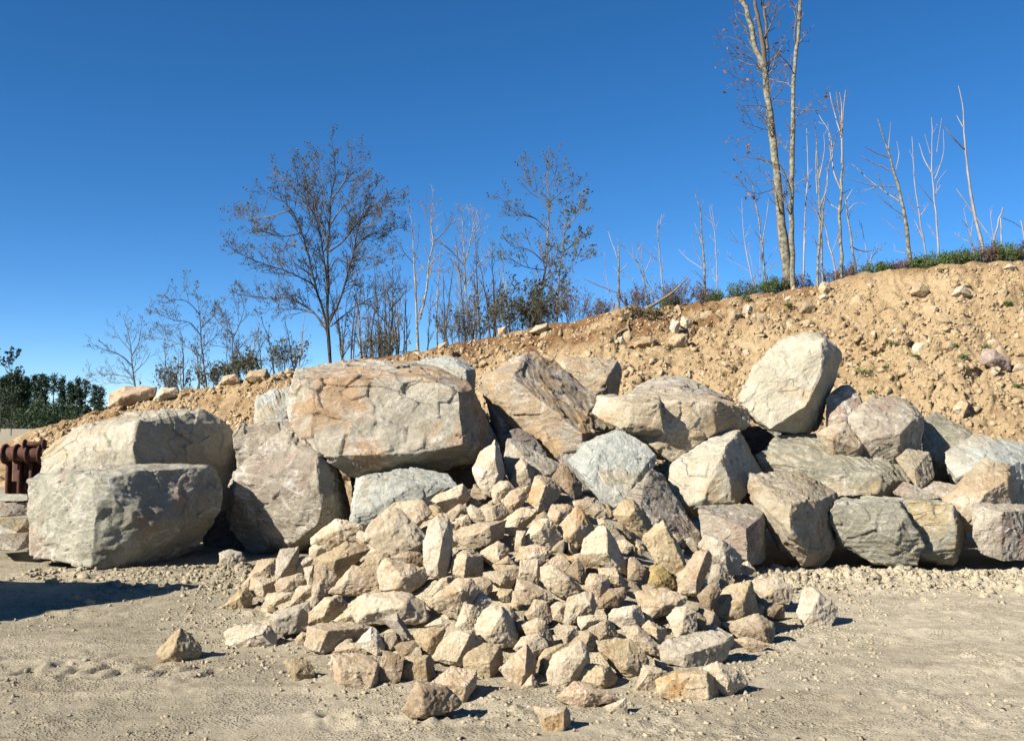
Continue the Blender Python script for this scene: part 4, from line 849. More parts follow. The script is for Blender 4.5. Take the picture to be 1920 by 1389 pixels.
# ------------------------------------------------------------------ stones on the bank
t_ = rock_mat('bank_stone_tan', (0.40, 0.295, 0.17), (0.48, 0.375, 0.235), (0.33, 0.22, 0.115), 0.35, 0.3, 0.2, 2.0)
BANKM = {'t': t_, 'w': rock_mat('bank_stone_white', (0.50, 0.415, 0.285), (0.56, 0.48, 0.355), None, 0, 0.3, 0.2, 2.0),
         'r': rock_mat('bank_stone_reddish', (0.40, 0.28, 0.175), (0.48, 0.36, 0.24), (0.30, 0.19, 0.115), 0.4, 0.3, 0.4, 1.5),
         'p': rock_mat('bank_stone_purple', (0.30, 0.22, 0.18), (0.36, 0.28, 0.23), None, 0, 0.3, 0.4, 2.0)}
NAMED_BANK = '''
A|555,345 570,270 650,230 820,235:1 815,280:1 740,315 620,350|640,290|r|large brown boulder on the crest at the far left, above the pale long boulder
A|795,305 840,240 925,243:1 935,280:1 820,315|850,270|w|cream rock right beside the large brown boulder on the left crest
A|1140,225 1160,180 1230,168:1 1252,212:1 1200,230|1180,200|t|grey-tan rock on the crest left of the bright square one
A|1268,195 1300,152 1390,143:1 1412,182:2 1400,218 1335,220|1375,180:-4 1310,180|t|bright square tan rock on the crest beside the large leafy tree
A|1405,210 1410,175 1440,180 1440,215|1420,190|t|small tan rock touching the bright square one on the crest
A|1465,172 1500,138 1535,165 1500,180|1500,160|r|pinkish rock on the crest just left of the largest boulder
T3|920,1265 960,1220 1040,1203:1 1052,1245:2 1000,1280|1030,1225:-3 960,1255|w|pale block with a bright top on the crest below the tall leafy tree
T3|722,1245 775,1223 780,1290 722,1292|750,1255|t|upright tan rock on the crest left of the pale bright-topped block
T3|340,1345 400,1322 405,1368 345,1370|375,1345|t|rounded tan rock on the crest right of the forked pale tree
T3|520,1345 555,1312 565,1345|545,1330|w|small pale rock on the crest among leaf litter
T4|698,1105 722,1033 778,1050 772,1132 738,1152|740,1090|w|white upright block in the bank under the uprooted shrub, left one of the pair
T4|778,1055 800,1008 868,1035:1 870,1082:1 830,1122 790,1105|830,1060|w|white squarish block in the bank, right one of the pair
T4|308,1175 345,1158 372,1215 335,1226|340,1190|w|pale flat stone below the exposed root
T4|430,1205 560,1160 605,1190:1 602,1252 430,1255|560,1205 470,1220|t|long tan block half buried in the bank left of the white pair
T4|695,1185 760,1140 840,1140 835,1235 720,1250|770,1190|t|square tan block half buried in the bank right under the white pair
T4|1275,960 1290,922 1312,930 1318,985 1285,990|1295,955|w|narrow pale stone near the crest in the brown topsoil
T4|1555,885 1610,850 1638,870:1 1630,905 1570,900|1600,875|w|cream wedge near the crest under the two tall trunks
T4|1815,800 1850,750 1900,760:1 1915,820 1840,860|1870,800|t|tan block on the crest right of the two tall trunks
T4|1815,865 1860,840 1895,860 1880,890 1830,890|1860,865|w|pale flat stone under the tan block on the right crest
T4|1650,910 1730,890 1800,930 1790,1000 1680,1000|1720,940|t|wide tan block half buried below the right crest
T4|1130,960 1180,945 1255,995 1200,1075 1150,1060|1190,1000|t|tan block with a dark crack in the upper bank
D|1325,200 1340,150 1400,150 1490,215:1 1485,265:1 1400,250 1340,230|1400,200|p|flat purple slab lying on the bank at the far right
T6|1060,1200 1100,1170 1150,1190 1120,1215|1105,1190|w|pale stone on the right crest below the green shrubs
T6|735,1370 770,1320 820,1300:1 870,1370:1 800,1385|790,1345|w|pale angular block high in the bank at the right
T6|480,1360 500,1310 560,1290 610,1340 580,1385|540,1340|t|tan block high in the bank under the leaning dead tree
D|1180,470 1200,440 1260,440 1275,480 1220,495|1225,460|w|cream stone low in the bank above the row of boulders at the right
'''
for k, ln in enumerate(NAMED_BANK.strip().split('\n')):
    f = ln.split('|'); tg = f[0]; s = ZOOM[tg][2]
    pts = parse(f[1], 0.0); rdg = parse(f[2], -3.0)
    cx_, cy_ = px(tg, np.mean([p[0] for p in pts]), max(p[1] for p in pts))
    h = hit(cx_, cy_ + 1, ('b',))
    w = (max(p[0] for p in pts) - min(p[0] for p in pts)) / s; hh = (max(p[1] for p in pts) - min(p[1] for p in pts)) / s
    size = math.sqrt(w * hh) / F * h.y
    o = rock_obj('bank_stone', [lobe(pts + rdg, h.y + 0.1 * size, tg, size / 10, 0.7 * size, 0.8, 0.1 * size)], size, size / 16, BANKM[f[3]], cuts=2, rng=np.random.default_rng(900 + k))
    tag(o, f[4], 'stone', 'stones on the earth bank')
rng = np.random.default_rng(31)
BP = [mesh_from('bank_stone', *rand_rock(rng, 1, rng.uniform(0.6, 1), rng.uniform(0.5, 0.9), 13, 0.17, cuts=3)) for k in range(12)]
for k, m in enumerate(BP): m.materials.append(BANKM['tttwttrtwttt'[k]])
n = 0
while n < 255:
    x = rng.uniform(560, 1920) if n > 40 else rng.uniform(80, 560)
    cyl = np.interp(x, CREST[:, 0], CREST[:, 1])
    y = cyl + 6 + rng.uniform(0, 1) ** 1.2 * (330 if x > 1300 else 190 if x > 560 else 95)
    h = hit(x, y, ('b',))
    if h.y > 38: continue
    s = rng.choice([0.08, 0.12, 0.17, 0.24, 0.30], p=[0.25, 0.34, 0.24, 0.12, 0.05]) * rng.uniform(0.8, 1.2)
    if x < 560: s *= 0.75
    o = link('bank_stone', BP[n % 12], None, tuple(h + Vector((0, 0.25 * s, -0.1 * s))))
    o.scale = (s, s, s); o.rotation_euler = tuple(rng.uniform(0, 6.28, 3))
    zone = 'left tail of the bank' if x < 560 else 'bank in the middle' if x < 1300 else 'right-hand bank'
    tag(o, 'small sandy stone half buried in the yellow earth, ' + zone, 'stone', 'sandy stones half buried in the ' + zone)
    n += 1

# loose rubble and crumbs nobody could count
def scatter(name, pos, sizes, mat, rng, nv=7, squash=0.75):
    pr = []
    for k in range(10):
        v = rng.normal(size=(nv, 3)); v /= np.linalg.norm(v, axis=1)[:, None]; v *= rng.uniform(0.7, 1.1, (nv, 1)); v[:, 2] *= squash
        pr.append(hull(v))
    VV, TT_, c = [], [], 0
    for p, s in zip(pos, sizes):
        V, T = pr[rng.integers(10)]
        VV.append((V @ rot_rand(rng).T) * s + p); TT_.append(T + c); c += len(V)
    o = link(name, mesh_from(name, np.concatenate(VV), np.concatenate(TT_), False), mat); o['kind'] = 'stuff'
    return o
rng = np.random.default_rng(41)
pp, ss = [], []
for k in range(15000):
    x = rng.uniform(60, 1920); cyl = np.interp(x, CREST[:, 0], CREST[:, 1])
    y = cyl + 2 + rng.uniform(0, 1) ** 1.1 * (350 if x > 1200 else 220 if x > 560 else 110)
    if perlin(np.array([[x * 0.012, y * 0.02, 4.4]]))[0] < rng.uniform(-0.7, 0.15): continue
    h = hit(x, y, ('b',))
    if h.y > 38: continue
    pp.append(np.array(h)); ss.append(rng.uniform(0.018, 0.07) * (2.2 if rng.random() < 0.12 else 1))
rb = scatter('bank_rubble', pp, ss, t_, rng)
pp, ss = [], []
def drop(x, y, s):
    pp.append(np.array((x, y, floor_z(x, y, bvh_ground) - s * 0.05))); ss.append(s)
for k in range(4600):        # crumbled clods at the foot of the boulders on the right and left
    if rng.random() < 0.72: x = rng.uniform(2.0, 6.2); y = 10.78 - 0.11 * (x - 3) + rng.normal() * 0.36
    elif rng.random() < 0.5: x = rng.uniform(-5.4, -2.4); y = 11.15 + rng.normal() * 0.22
    else: x = rng.uniform(-4.2, -1.9); y = 10.5 + rng.normal() * 0.5 + 0.25 * (x + 3)
    drop(x, y, 0.006 + 0.045 * rng.random() ** 3.0 * (2.0 if rng.random() < 0.12 else 1))
for k in range(1500):        # crumbs among the front stones
    a = rng.uniform(math.pi * 0.95, 2.05 * math.pi); r = rng.uniform(0.93, 1.22)
    drop(MCX + 2.75 * r * math.cos(a), MCY + 3.85 * r * math.sin(a), rng.uniform(0.006, 0.028))
for k in range(5200):        # crumbs and clods churned up in patches of the yard
    y = 5.0 + 6.5 * rng.random() ** 1.4; x = rng.uniform(-0.56, 0.56) * y
    q = fbm(np.array([[x * 1.1, y * 1.6, 9.1]]), 2)[0]
    if q < rng.uniform(0.0, 0.5): continue
    drop(x, y, 0.006 + 0.022 * rng.random() ** 2.2)
cl = scatter('dirt_clods', pp, ss, M_CLOD, rng, 12)
pp, ss = [], []
for k in range(17000):
    y = 5.0 + 7 * rng.random() ** 1.5; x = rng.uniform(-0.56, 0.56) * y
    q = perlin(np.array([[x * 0.9, y * 1.3, 3.3]]))[0]
    if q < rng.uniform(-0.15, 0.5): continue
    drop(x, y, 0.003 + 0.010 * rng.random() ** 2.5 + (0.020 if rng.random() < 0.006 else 0))
gr = scatter('gravel', pp, ss, rock_mat('gravel_mix', (0.38, 0.325, 0.235), (0.49, 0.43, 0.32), None, 0, 0.3, 0, 6.0), rng)

# ------------------------------------------------------------------ rusty machine part on the left
def lathe_x(r, x0, x1, seg=28, bev=0.01):
    prof = [(x0, 0), (x0, r - bev), (x0 + bev, r), (x1 - bev, r), (x1, r - bev), (x1, 0)]
    V = [(x, rr * math.cos(2 * math.pi * k / seg), rr * math.sin(2 * math.pi * k / seg)) for x, rr in prof for k in range(seg)]
    Fq = [[a * seg + k, a * seg + (k + 1) % seg, (a + 1) * seg + (k + 1) % seg, (a + 1) * seg + k] for a in range(5) for k in range(seg)]
    return np.array(V), np.array(Fq)
RD = 21.0
base = P(40, 912, RD); u = RD / F
ax_z = P(40, 851, RD)[2] - base[2]
rol = thing('rusty_roller', tuple(base), 'rusty steel roller machine with flanged discs at the left edge behind the boulders', 'machine')
X = lambda x: (x - 40) * u
def part(name, VF, off): return link(name, mesh_from(name, VF[0], VF[1], False), M_RUST, off, rol)
part('drum', lathe_x(14 * u, X(9), X(95)), (0, 0, ax_z))
for x in (9, 31, 53, 76): part('flange', lathe_x(19 * u, X(x - 2.2), X(x + 2.2)), (0, 0, ax_z))
top_z = P(40, 832, RD)[2] - base[2]
part('upper_roller', lathe_x(4.5 * u, X(50), X(84)), (0, -0.1, top_z))
for x in (49, 85): part('upper_flange', lathe_x(9 * u, X(x - 1.6), X(x + 1.6)), (0, -0.1, top_z))
def boxm(x0, x1, y0, y1, z0, z1, b=0.012):
    V = []
    bm = bmesh.new(); bmesh.ops.create_cube(bm, size=1)
    for v in bm.verts: v.co = ((x0 + x1) / 2 + v.co.x * (x1 - x0), (y0 + y1) / 2 + v.co.y * (y1 - y0), (z0 + z1) / 2 + v.co.z * (z1 - z0))
    bmesh.ops.bevel(bm, geom=bm.edges[:], offset=b, segments=1, affect='EDGES')
    bmesh.ops.triangulate(bm, faces=bm.faces[:]); bm.verts.index_update()
    r = np.array([v.co[:] for v in bm.verts]), np.array([[v.index for v in f.verts] for f in bm.faces]); bm.free(); return r
zb = floor_z(base[0], base[1], bvh_ground) - base[2] - 0.02
part('back_plate', boxm(X(10), X(95), 0.28, 0.33, zb, ax_z - 0.05), (0, 0, 0))
for x in (11, 33, 55, 78): part('frame_plate', boxm(X(x - 3), X(x + 3), 0.02, 0.2, zb, ax_z - 0.10), (0, 0, 0))
part('frame_beam', boxm(X(8), X(95), 0.13, 0.27, zb + 0.15, zb + 0.45), (0, 0, 0))
# ------------------------------------------------------------------ trees
class Tubes:
    def __init__(s): s.V, s.F, s.n, s.leaf = [], [], 0, []
    def tube(s, pts, rad, sides=5):
        pts = np.asarray(pts, float); m = len(pts)
        tg = np.gradient(pts, axis=0); tg /= np.maximum(np.linalg.norm(tg, axis=1), 1e-9)[:, None]
        ref = np.array((0.31, 0.83, 0.46)); a = np.cross(tg, ref); a /= np.maximum(np.linalg.norm(a, axis=1), 1e-9)[:, None]
        b = np.cross(tg, a); an = np.arange(sides) * 2 * math.pi / sides
        ring = pts[:, None] + np.asarray(rad)[:, None, None] * (a[:, None] * np.cos(an)[None, :, None] + b[:, None] * np.sin(an)[None, :, None])
        s.V.append(ring.reshape(-1, 3))
        i = np.arange(m - 1)[:, None] * sides; k = np.arange(sides)[None]; k2 = (k + 1) % sides
        q = np.stack([i + k, i + k2, i + sides + k2, i + sides + k], -1).reshape(-1, 4) + s.n
        s.F.append(q); s.n += m * sides
    def mesh(s, name): return mesh_from(name, np.concatenate(s.V), np.concatenate(s.F))
def spline(pts, m):
    pts = np.asarray(pts, float); n = len(pts)
    if n == 2: return pts[0] + (pts[1] - pts[0]) * np.linspace(0, 1, m)[:, None]
    t = np.concatenate([[0], np.cumsum(np.linalg.norm(np.diff(pts, axis=0), axis=1))]); t /= t[-1]
    u = np.linspace(0, 1, m); out = np.zeros((m, 3))
    ext = np.concatenate([[2 * pts[0] - pts[1]], pts, [2 * pts[-1] - pts[-2]]])
    for j, x in enumerate(u):
        k = min(max(np.searchsorted(t, x) - 1, 0), n - 2); f = (x - t[k]) / max(t[k + 1] - t[k], 1e-9)
        p0, p1, p2, p3 = ext[k:k + 4]
        out[j] = 0.5 * (2 * p1 + (p2 - p0) * f + (2 * p0 - 5 * p1 + 4 * p2 - p3) * f * f + (3 * p1 - p0 - 3 * p2 + p3) * f ** 3)
    return out
def unit(v): return v / max(np.linalg.norm(v), 1e-9)
def twigs(tb, line, rad, rng, n, ln, depth, up=0.25, t0=0.15, leaf=0.0, ls=0.05, spread=0.9, minr=0.0035):
    m = len(line)
    for k in range(n):
        t = t0 + (1 - t0) * (k + rng.random()) / n
        i = min(int(t * (m - 1)), m - 2); p = line[i] + (line[i + 1] - line[i]) * (t * (m - 1) - i)
        tg = unit(line[i + 1] - line[i])
        r = rng.normal(size=3); r -= tg * (r @ tg); r = unit(r)
        d = unit(tg + r * spread * rng.uniform(0.6, 1.4) + np.array((0, 0, up)))
        L = ln * (1.15 - 0.7 * t) * rng.uniform(0.5, 1.25)
        bend = rng.normal(size=3) * 0.16 + np.array((0, 0, up * 0.4))
        q = np.array([p + d * L * f + bend * L * f * f + rng.normal(size=3) * L * 0.03 * (f > 0) for f in np.linspace(0, 1, 4)])
        r0 = max(min(np.interp(t, np.linspace(0, 1, m), rad) * 0.62, L * 0.022 + 0.002), minr)
        rr = np.linspace(r0, max(minr * 0.7, r0 * 0.35), 4)
        tb.tube(q, rr, 4 if depth else 3)
        if depth: twigs(tb, q, rr, rng, max(2, int(3 + L * 4)), L * 0.55, depth - 1, up, 0.2, leaf, ls, spread, minr)
        if leaf and depth <= 1:
            for _ in range(rng.poisson(leaf * (1 if depth == 0 else 0.4))):
                f = rng.uniform(0.35, 1.05); tb.leaf.append((q[0] + (q[3] - q[0]) * f + rng.normal(size=3) * 0.04, ls * rng.uniform(0.6, 1.4)))
def leaves(name, lf, mat, rng, parent, aspect=0.55):
    if not lf: return
    n = len(lf); c = np.array([a for a, b in lf]); s = np.array([b for a, b in lf])
    a = rng.normal(size=(n, 3)); a /= np.linalg.norm(a, axis=1)[:, None]
    b = np.cross(a, rng.normal(size=(n, 3))); b /= np.linalg.norm(b, axis=1)[:, None]
    a *= s[:, None]; b *= s[:, None] * aspect
    V = np.stack([c - a, c + b * 0.9 - a * 0.1, c + a, c - b * 0.9 + a * 0.1], 1).reshape(-1, 3)
    o = link(name, mesh_from(name, V, np.arange(4 * n).reshape(-1, 4), False), mat, (0, 0, 0), parent)
    return o
def tree(tagz, depth, stems, label, bark='dark', group='trees standing along the crest', cat='tree', twn=10, twl=0.8, twd=1, up=0.25, leaf=0.0, leafmat='olive',
         ls=0.030, name='bare_tree', seed=0, twt0=0.25, sink=0.7, jit=0.5, spread=0.9, twigmat=None, back=2.2):
    """stems: list of (list of pixel points, radius px at base, radius px at tip, twig factor); the first one is the trunk"""
    rng = np.random.default_rng(seed + 77)
    s = ZOOM[tagz][2]
    parts = []; allleaf = []
    x0, y0 = px(tagz, *stems[0][0][0])
    cdp = np.interp(x0, CREST[:, 0], CREST[:, 2])
    D = depth if depth else cdp + back
    base = P(x0, y0, D)
    lines = []
    for j, (pts, r0, r1, tf) in enumerate(stems):
        W = []
        span = abs(pts[-1][0] - pts[0][0]) / s / F * D
        dz = rng.uniform(-1, 1) * (0.25 + span) * jit if j else 0.0
        d_start = 0.0
        if j:   # start on the nearest earlier stem
            p0 = P(*px(tagz, *pts[0]), D); best = min(((np.linalg.norm((q - p0)[[0, 2]]), q[1]) for ln in lines for q in ln), key=lambda a: a[0])
            own = best[0] > (0.22 if tagz not in ('W', 'T2') else 9)
            d_start = rng.uniform(-0.3, 0.3) if own else best[1] - D
        for k, (x, y) in enumerate(pts):
            f = k / max(len(pts) - 1, 1)
            W.append(P(*px(tagz, x, y), D + d_start + dz * f))
        if pts[0][1] >= stems[0][0][0][1] - 14 * s and abs(pts[0][1] - stems[0][0][0][1]) < 14 * s: W.insert(0, W[0] - np.array((0, 0, sink)))
        m = max(6, 3 * len(W)); ln = spline(W, m); w = ln.copy()
        w[1:-1] += rng.normal(size=(m - 2, 3)) * (0.25 if r0 < 10 else 0.09) * r0 / s / F * D
        lines.append(w); rad = (1.08 if bark == 'dead' or twigmat == 'dead' else 1.0) * np.linspace(r0, r1, m) / s / F * D * (1 + 0.06 * rng.normal(size=m))
        if j == 0: rad[0] *= 1.25
        tb = Tubes(); parts.append(('trunk' if j == 0 or (j and own) else 'branch', tb, r0))
        tb.tube(w, rad, 8 if r0 / s > 4 else 6)
        n = int(twn * tf * max(0.3, np.linalg.norm(w[-1] - w[0]) / 3.0))
        if n: twigs(tb, w, rad, rng, n, twl, twd, up, twt0, leaf, ls, spread)
    o = thing(name, tuple(base), label, cat, group)
    off = -base
    for nm, tb, r0 in parts:
        thin = nm == 'branch' and r0 < 0.5 * stems[0][1]
        link(nm, tb.mesh(nm), BARK[(twigmat or ('twig' if bark != 'dead' else 'dead')) if thin else bark], tuple(off), o)
        allleaf += tb.leaf
    lf = leaves('leaves', allleaf, LEAF[leafmat], rng, o)
    if lf: lf.location = tuple(off)
    return o

tree('T2', None, [([(665, 1285), (655, 1150), (650, 1000), (655, 850), (650, 700), (660, 560), (665, 430), (690, 300), (680, 180), (670, 110)], 11, 1.2, 1.0),
    ([(655, 1150), (635, 1040), (590, 890), (555, 740), (515, 600), (460, 480), (380, 420), (290, 370)], 8, 1.2, 1.5),
    ([(590, 890), (540, 850), (430, 800), (280, 750), (160, 690), (130, 650)], 5, 1, 1.9), ([(645, 1110), (560, 1000), (460, 950), (330, 940), (170, 920)], 5, 1, 1.7),
    ([(640, 1080), (560, 1010), (460, 1000), (320, 1000)], 4, 1, 1.2), ([(650, 900), (625, 700), (600, 560), (540, 430), (490, 330), (480, 200)], 6, 1, 1.6),
    ([(650, 660), (600, 500), (560, 400), (520, 260)], 5, 1, 1.5), ([(665, 1060), (700, 990), (740, 870), (790, 690), (810, 580), (860, 430), (920, 330)], 7, 1.2, 1.6),
    ([(665, 1090), (780, 1000), (880, 940), (990, 900)], 4, 1, 1.2), ([(790, 690), (850, 620), (950, 600), (1050, 570)], 4, 1, 1.9),
    ([(660, 700), (740, 640), (800, 560), (900, 450), (1040, 420)], 5, 1, 2.0), ([(665, 560), (720, 480), (800, 400), (830, 330)], 4.5, 1, 1.5),
    ([(670, 430), (740, 330), (760, 250), (840, 200)], 4, 1, 1.4), ([(660, 800), (700, 740), (760, 760), (850, 730), (980, 740)], 4, 1, 1.6),
    ([(515, 600), (420, 620), (330, 600), (250, 560)], 4, 1, 1.4), ([(460, 480), (330, 520), (210, 520), (160, 500)], 4, 1, 1.5),
    ([(545, 700), (470, 660), (380, 700), (300, 690)], 3.5, 1, 1.3), ([(600, 560), (560, 480), (440, 340), (360, 280)], 4, 1, 1.4), ([(660, 500), (620, 350), (590, 190)], 4, 1, 1.4),
    ([(810, 580), (880, 560), (980, 500)], 3.5, 1, 1.4), ([(740, 870), (800, 800), (870, 790)], 3, 1, 1.2)],
    'big spreading tree with sparse olive leaves, tallest of the left trees on the crest', 'dark', twn=17, twl=0.85, twd=2, leaf=1.1, ls=0.030, seed=1, twt0=0.2, name='leafy_tree', up=0.22, jit=0.9)
tree('W', None, [([(1015, 690), (995, 520), (985, 400), (960, 250), (920, 130)], 7, 1, 1), ([(990, 500), (900, 420), (780, 380), (690, 340)], 4.5, 1, 1.2),
    ([(1005, 600), (860, 570), (740, 570), (640, 560)], 4.5, 1, 1.3), ([(985, 400), (900, 300), (840, 210)], 4, 1, 1), ([(988, 430), (1040, 330), (1060, 200), (1070, 130)], 4, 1, 1),
    ([(1000, 560), (1090, 470), (1130, 400)], 3.5, 1, .8), ([(1010, 650), (860, 630), (740, 650)], 3, 1, .8)],
    'bare tree with low branches arching left, leftmost on the crest', 'twig', twn=15, twl=0.7, twd=2, leaf=0.12, seed=2, jit=0.8)
tree('W', None, [([(1550, 670), (1530, 500), (1510, 350), (1500, 150), (1480, 0), (1450, -80)], 8, 1, 1), ([(1500, 430), (1400, 360), (1250, 310), (1080, 270)], 4.5, 1, 1.2),
    ([(1510, 280), (1420, 180), (1300, 160), (1140, 90)], 4, 1, 1.3), ([(1505, 220), (1600, 130), (1650, 20)], 4, 1, 1), ([(1500, 120), (1400, 20), (1300, 10), (1190, 40)], 3.5, 1, 1.2),
    ([(1520, 360), (1620, 280), (1700, 180)], 3.5, 1, 1)],
    'slender tree with drooping olive-leaved sprays left of the big spreading tree', 'twig', twn=17, twl=0.75, twd=2, leaf=0.7, seed=3, name='leafy_tree', jit=0.9)
tree('W', None, [([(1760, 590), (1745, 400), (1740, 250), (1690, 150), (1650, 60)], 7, 1, 1), ([(1745, 300), (1800, 180), (1830, 60), (1800, -40)], 4.5, 1, 1),
    ([(1740, 260), (1640, 180), (1580, 90)], 4, 1, 1), ([(1750, 420), (1830, 330), (1900, 270)], 3.5, 1, .9), ([(1710, 590), (1700, 400), (1705, 180), (1680, 120)], 5, 1, .9)],
    'twin-stemmed thin tree with few leaves between the slender one and the big spreading tree', 'twig', twn=16, twl=0.7, twd=2, leaf=0.6, seed=4, name='leafy_tree')
tree('W', None, [([(1850, 560), (1800, 420), (1700, 370), (1560, 340)], 7, 1.2, 1.4), ([(1800, 420), (1760, 340), (1740, 260)], 4, 1, 1)],
    'leaning dark stem bent over to the left beside the twin-stemmed tree', 'dark', twn=14, twl=0.6, twd=1, leaf=0.5, seed=5)
tree('T3', None, [([(35, 1400), (50, 1200), (55, 1050), (75, 960), (100, 870)], 9, 1.5, 1), ([(45, 1240), (0, 1190), (-60, 1120), (-110, 1090)], 6, 1.2, 1), ([(60, 1100), (110, 1040), (150, 1000)], 4, 1, 1), ([(50, 1150), (20, 1000), (0, 930)], 4, 1, 1)],
    'short gnarled dark tree with crooked limbs right of the big spreading tree', 'dark', twn=20, twl=0.6, twd=2, seed=6, leaf=0.1)
tree('T3', None, [([(215, 1375), (205, 1100), (190, 830), (182, 640), (170, 520)], 12, 1.5, .9), ([(228, 1180), (268, 1000), (290, 800), (312, 690), (300, 560), (310, 400)], 8, 1, 1.1), ([(190, 830), (130, 760), (70, 670)], 4, 1, .8),
    ([(310, 690), (390, 620), (440, 540)], 4, 1, 1.2), ([(195, 780), (215, 700), (220, 640)], 3, 1, .5), ([(305, 600), (250, 480), (230, 430)], 3, 1, 1), ([(280, 890), (340, 870), (400, 870)], 3, 1, .8)],
    'pale forked bare tree with two tall stems, left of the tall leafy tree', 'pale', twn=13, twl=0.65, twd=2, seed=7)
stems7 = [([(552, 1295), (520, 1000), (512, 800), (505, 650), (490, 470)], 7, 1, 1.3), ([(515, 820), (560, 640), (570, 470)], 4, 1, 1.1), ([(530, 960), (590, 850), (640, 790), (690, 740)], 4, 1, 1.1), ([(510, 840), (430, 750), (360, 690)], 3.5, 1, 1)]
tree('T3', None, stems7, 'pale thin tree with a fan of fine twigs rising behind the dark thicket', 'pale', twn=16, twl=0.75, twd=2, seed=8)
tree('T3', None, [([(975, 1205), (1000, 1000), (1030, 830), (1040, 650), (1050, 450), (1035, 300), (1055, 140)], 10, 1, 1), ([(1040, 620), (960, 540), (850, 500), (720, 400)], 4.5, 1, 1.4), ([(1045, 480), (960, 380), (900, 270), (880, 190)], 4, 1, 1.3),
    ([(1048, 440), (1130, 370), (1210, 320)], 4, 1, 1.3), ([(1030, 830), (920, 740), (820, 720), (750, 650)], 4, 1, 1.1), ([(1020, 940), (1100, 870), (1170, 850)], 4, 1, 1), ([(1042, 350), (1090, 250), (1100, 150)], 3.5, 1, 1.2), ([(1025, 870), (900, 850), (800, 800), (710, 810)], 3.5, 1, 1.3)],
    'tall leafy tree with a narrow reddish crown in the middle of the crest', 'brown', twn=16, twl=0.75, twd=2, leaf=0.95, leafmat='greenolive', seed=9, name='leafy_tree', jit=0.8)
tree('T3', None, [([(1098, 1200), (1110, 950), (1132, 740), (1150, 560), (1140, 430)], 7, 1, 1.1), ([(1130, 760), (1210, 700), (1280, 650)], 3.5, 1, 1.4), ([(1115, 900), (1230, 820), (1320, 780)], 3.5, 1, 1.5), ([(1145, 600), (1230, 520), (1290, 430)], 3.5, 1, 1.4), ([(1110, 960), (1060, 880), (1070, 720)], 3, 1, 1)],
    'thinner leafy tree close on the right of the tall narrow-crowned one', 'brown', twn=17, twl=0.65, twd=2, leaf=1.2, ls=0.040, leafmat='greenolive', seed=10, name='leafy_tree', jit=0.8)
DEAD = dict(bark='dead', twn=7, twl=0.45, twd=1, name='dead_tree', twigmat='dead')
def dead(tz, stems, label, seed, **kw):
    a = dict(DEAD); a.update(kw); tree(tz, None, stems, label, seed=seed, **a)
dead('T4', [([(318, 930), (320, 780), (320, 640), (318, 480)], 12, 4, .4), ([(310, 580), (275, 470), (230, 350)], 4, 1.5, .4), ([(300, 830), (180, 785), (60, 730)], 4.5, 2.5, .2), ([(330, 680), (385, 620)], 4, 2, 0), ([(325, 690), (280, 640)], 2.5, 1, .3)],
    'broken pale trunk with a white log across it, right of the leafy trees', 20, bark='mottled')
dead('T4', [([(275, 940), (245, 800), (222, 680), (215, 540)], 4, 1, 1)], 'thin grey stick beside the broken pale trunk', 21)
dead('T4', [([(530, 860), (480, 660), (420, 560), (300, 425)], 7, 1.5, .8), ([(470, 640), (430, 560), (430, 480)], 3, 1, .8), ([(580, 860), (510, 700), (490, 560), (500, 460)], 5, 1.2, .8), ([(500, 720), (560, 580), (550, 500)], 3, 1, .6), ([(440, 740), (340, 680)], 3, 1, .5)],
    'leaning cluster of grey dead stems above the uprooted shrub', 22, bark='mottled')
dead('T4', [([(652, 830), (632, 620), (618, 400), (645, 250)], 7, 1.5, 1), ([(612, 590), (520, 520), (400, 430)], 3, 1, .4), ([(618, 430), (610, 340), (620, 280)], 2.5, 1, .6), ([(640, 700), (652, 560)], 2.5, 1, .3)], 'single straight white dead pole with a split top, above the uprooted shrub', 23)
dead('T4', [([(968, 895), (962, 620), (942, 400), (932, 220), (890, 85)], 11, 2, 1.2), ([(950, 655), (850, 590), (768, 510)], 3.5, 1.2, .6), ([(945, 620), (890, 500), (866, 400)], 3, 1, .4), ([(940, 460), (915, 380), (885, 310)], 3, 1, .4), ([(965, 640), (1020, 560)], 2.5, 1, .5)],
    'mottled dead trunk with dark bark, taller one of the middle pair', 24, bark='mottled')
dead('T4', [([(1062, 845), (1052, 600), (1042, 400), (1028, 320), (1000, 190)], 6, 1.2, 1), ([(1052, 750), (975, 665)], 3, 1.5, 0), ([(1040, 340), (1020, 200)], 2.5, 1, .5), ([(1035, 330), (960, 260)], 2, 1, .3)], 'smooth white dead pole, shorter one of the middle pair', 25)
dead('T4', [([(1345, 835), (1290, 600), (1252, 340), (1245, 130)], 6, 1.5, .6), ([(1265, 470), (1190, 450), (1130, 425)], 2.5, 1, .5), ([(1300, 680), (1210, 620), (1130, 580)], 2.5, 1, .5)], 'white dead pole leaning left, left of the two tall trunks', 26)
dead('T4', [([(1420, 800), (1405, 560), (1375, 340), (1320, 0)], 9, 2.5, 1.6), ([(1395, 480), (1430, 260), (1445, 130)], 4, 1.5, .6), ([(1385, 810), (1380, 560), (1390, 420)], 4, 1.5, .5), ([(1350, 820), (1320, 620), (1290, 500)], 3, 1, .5), ([(1410, 640), (1480, 520)], 2.5, 1, .5)],
    'greenish-white dead stems close on the left of the two tall trunks', 27, bark='mottled')
TALL = dict(twl=1.0, twd=2, leafmat='brown', ls=0.06)
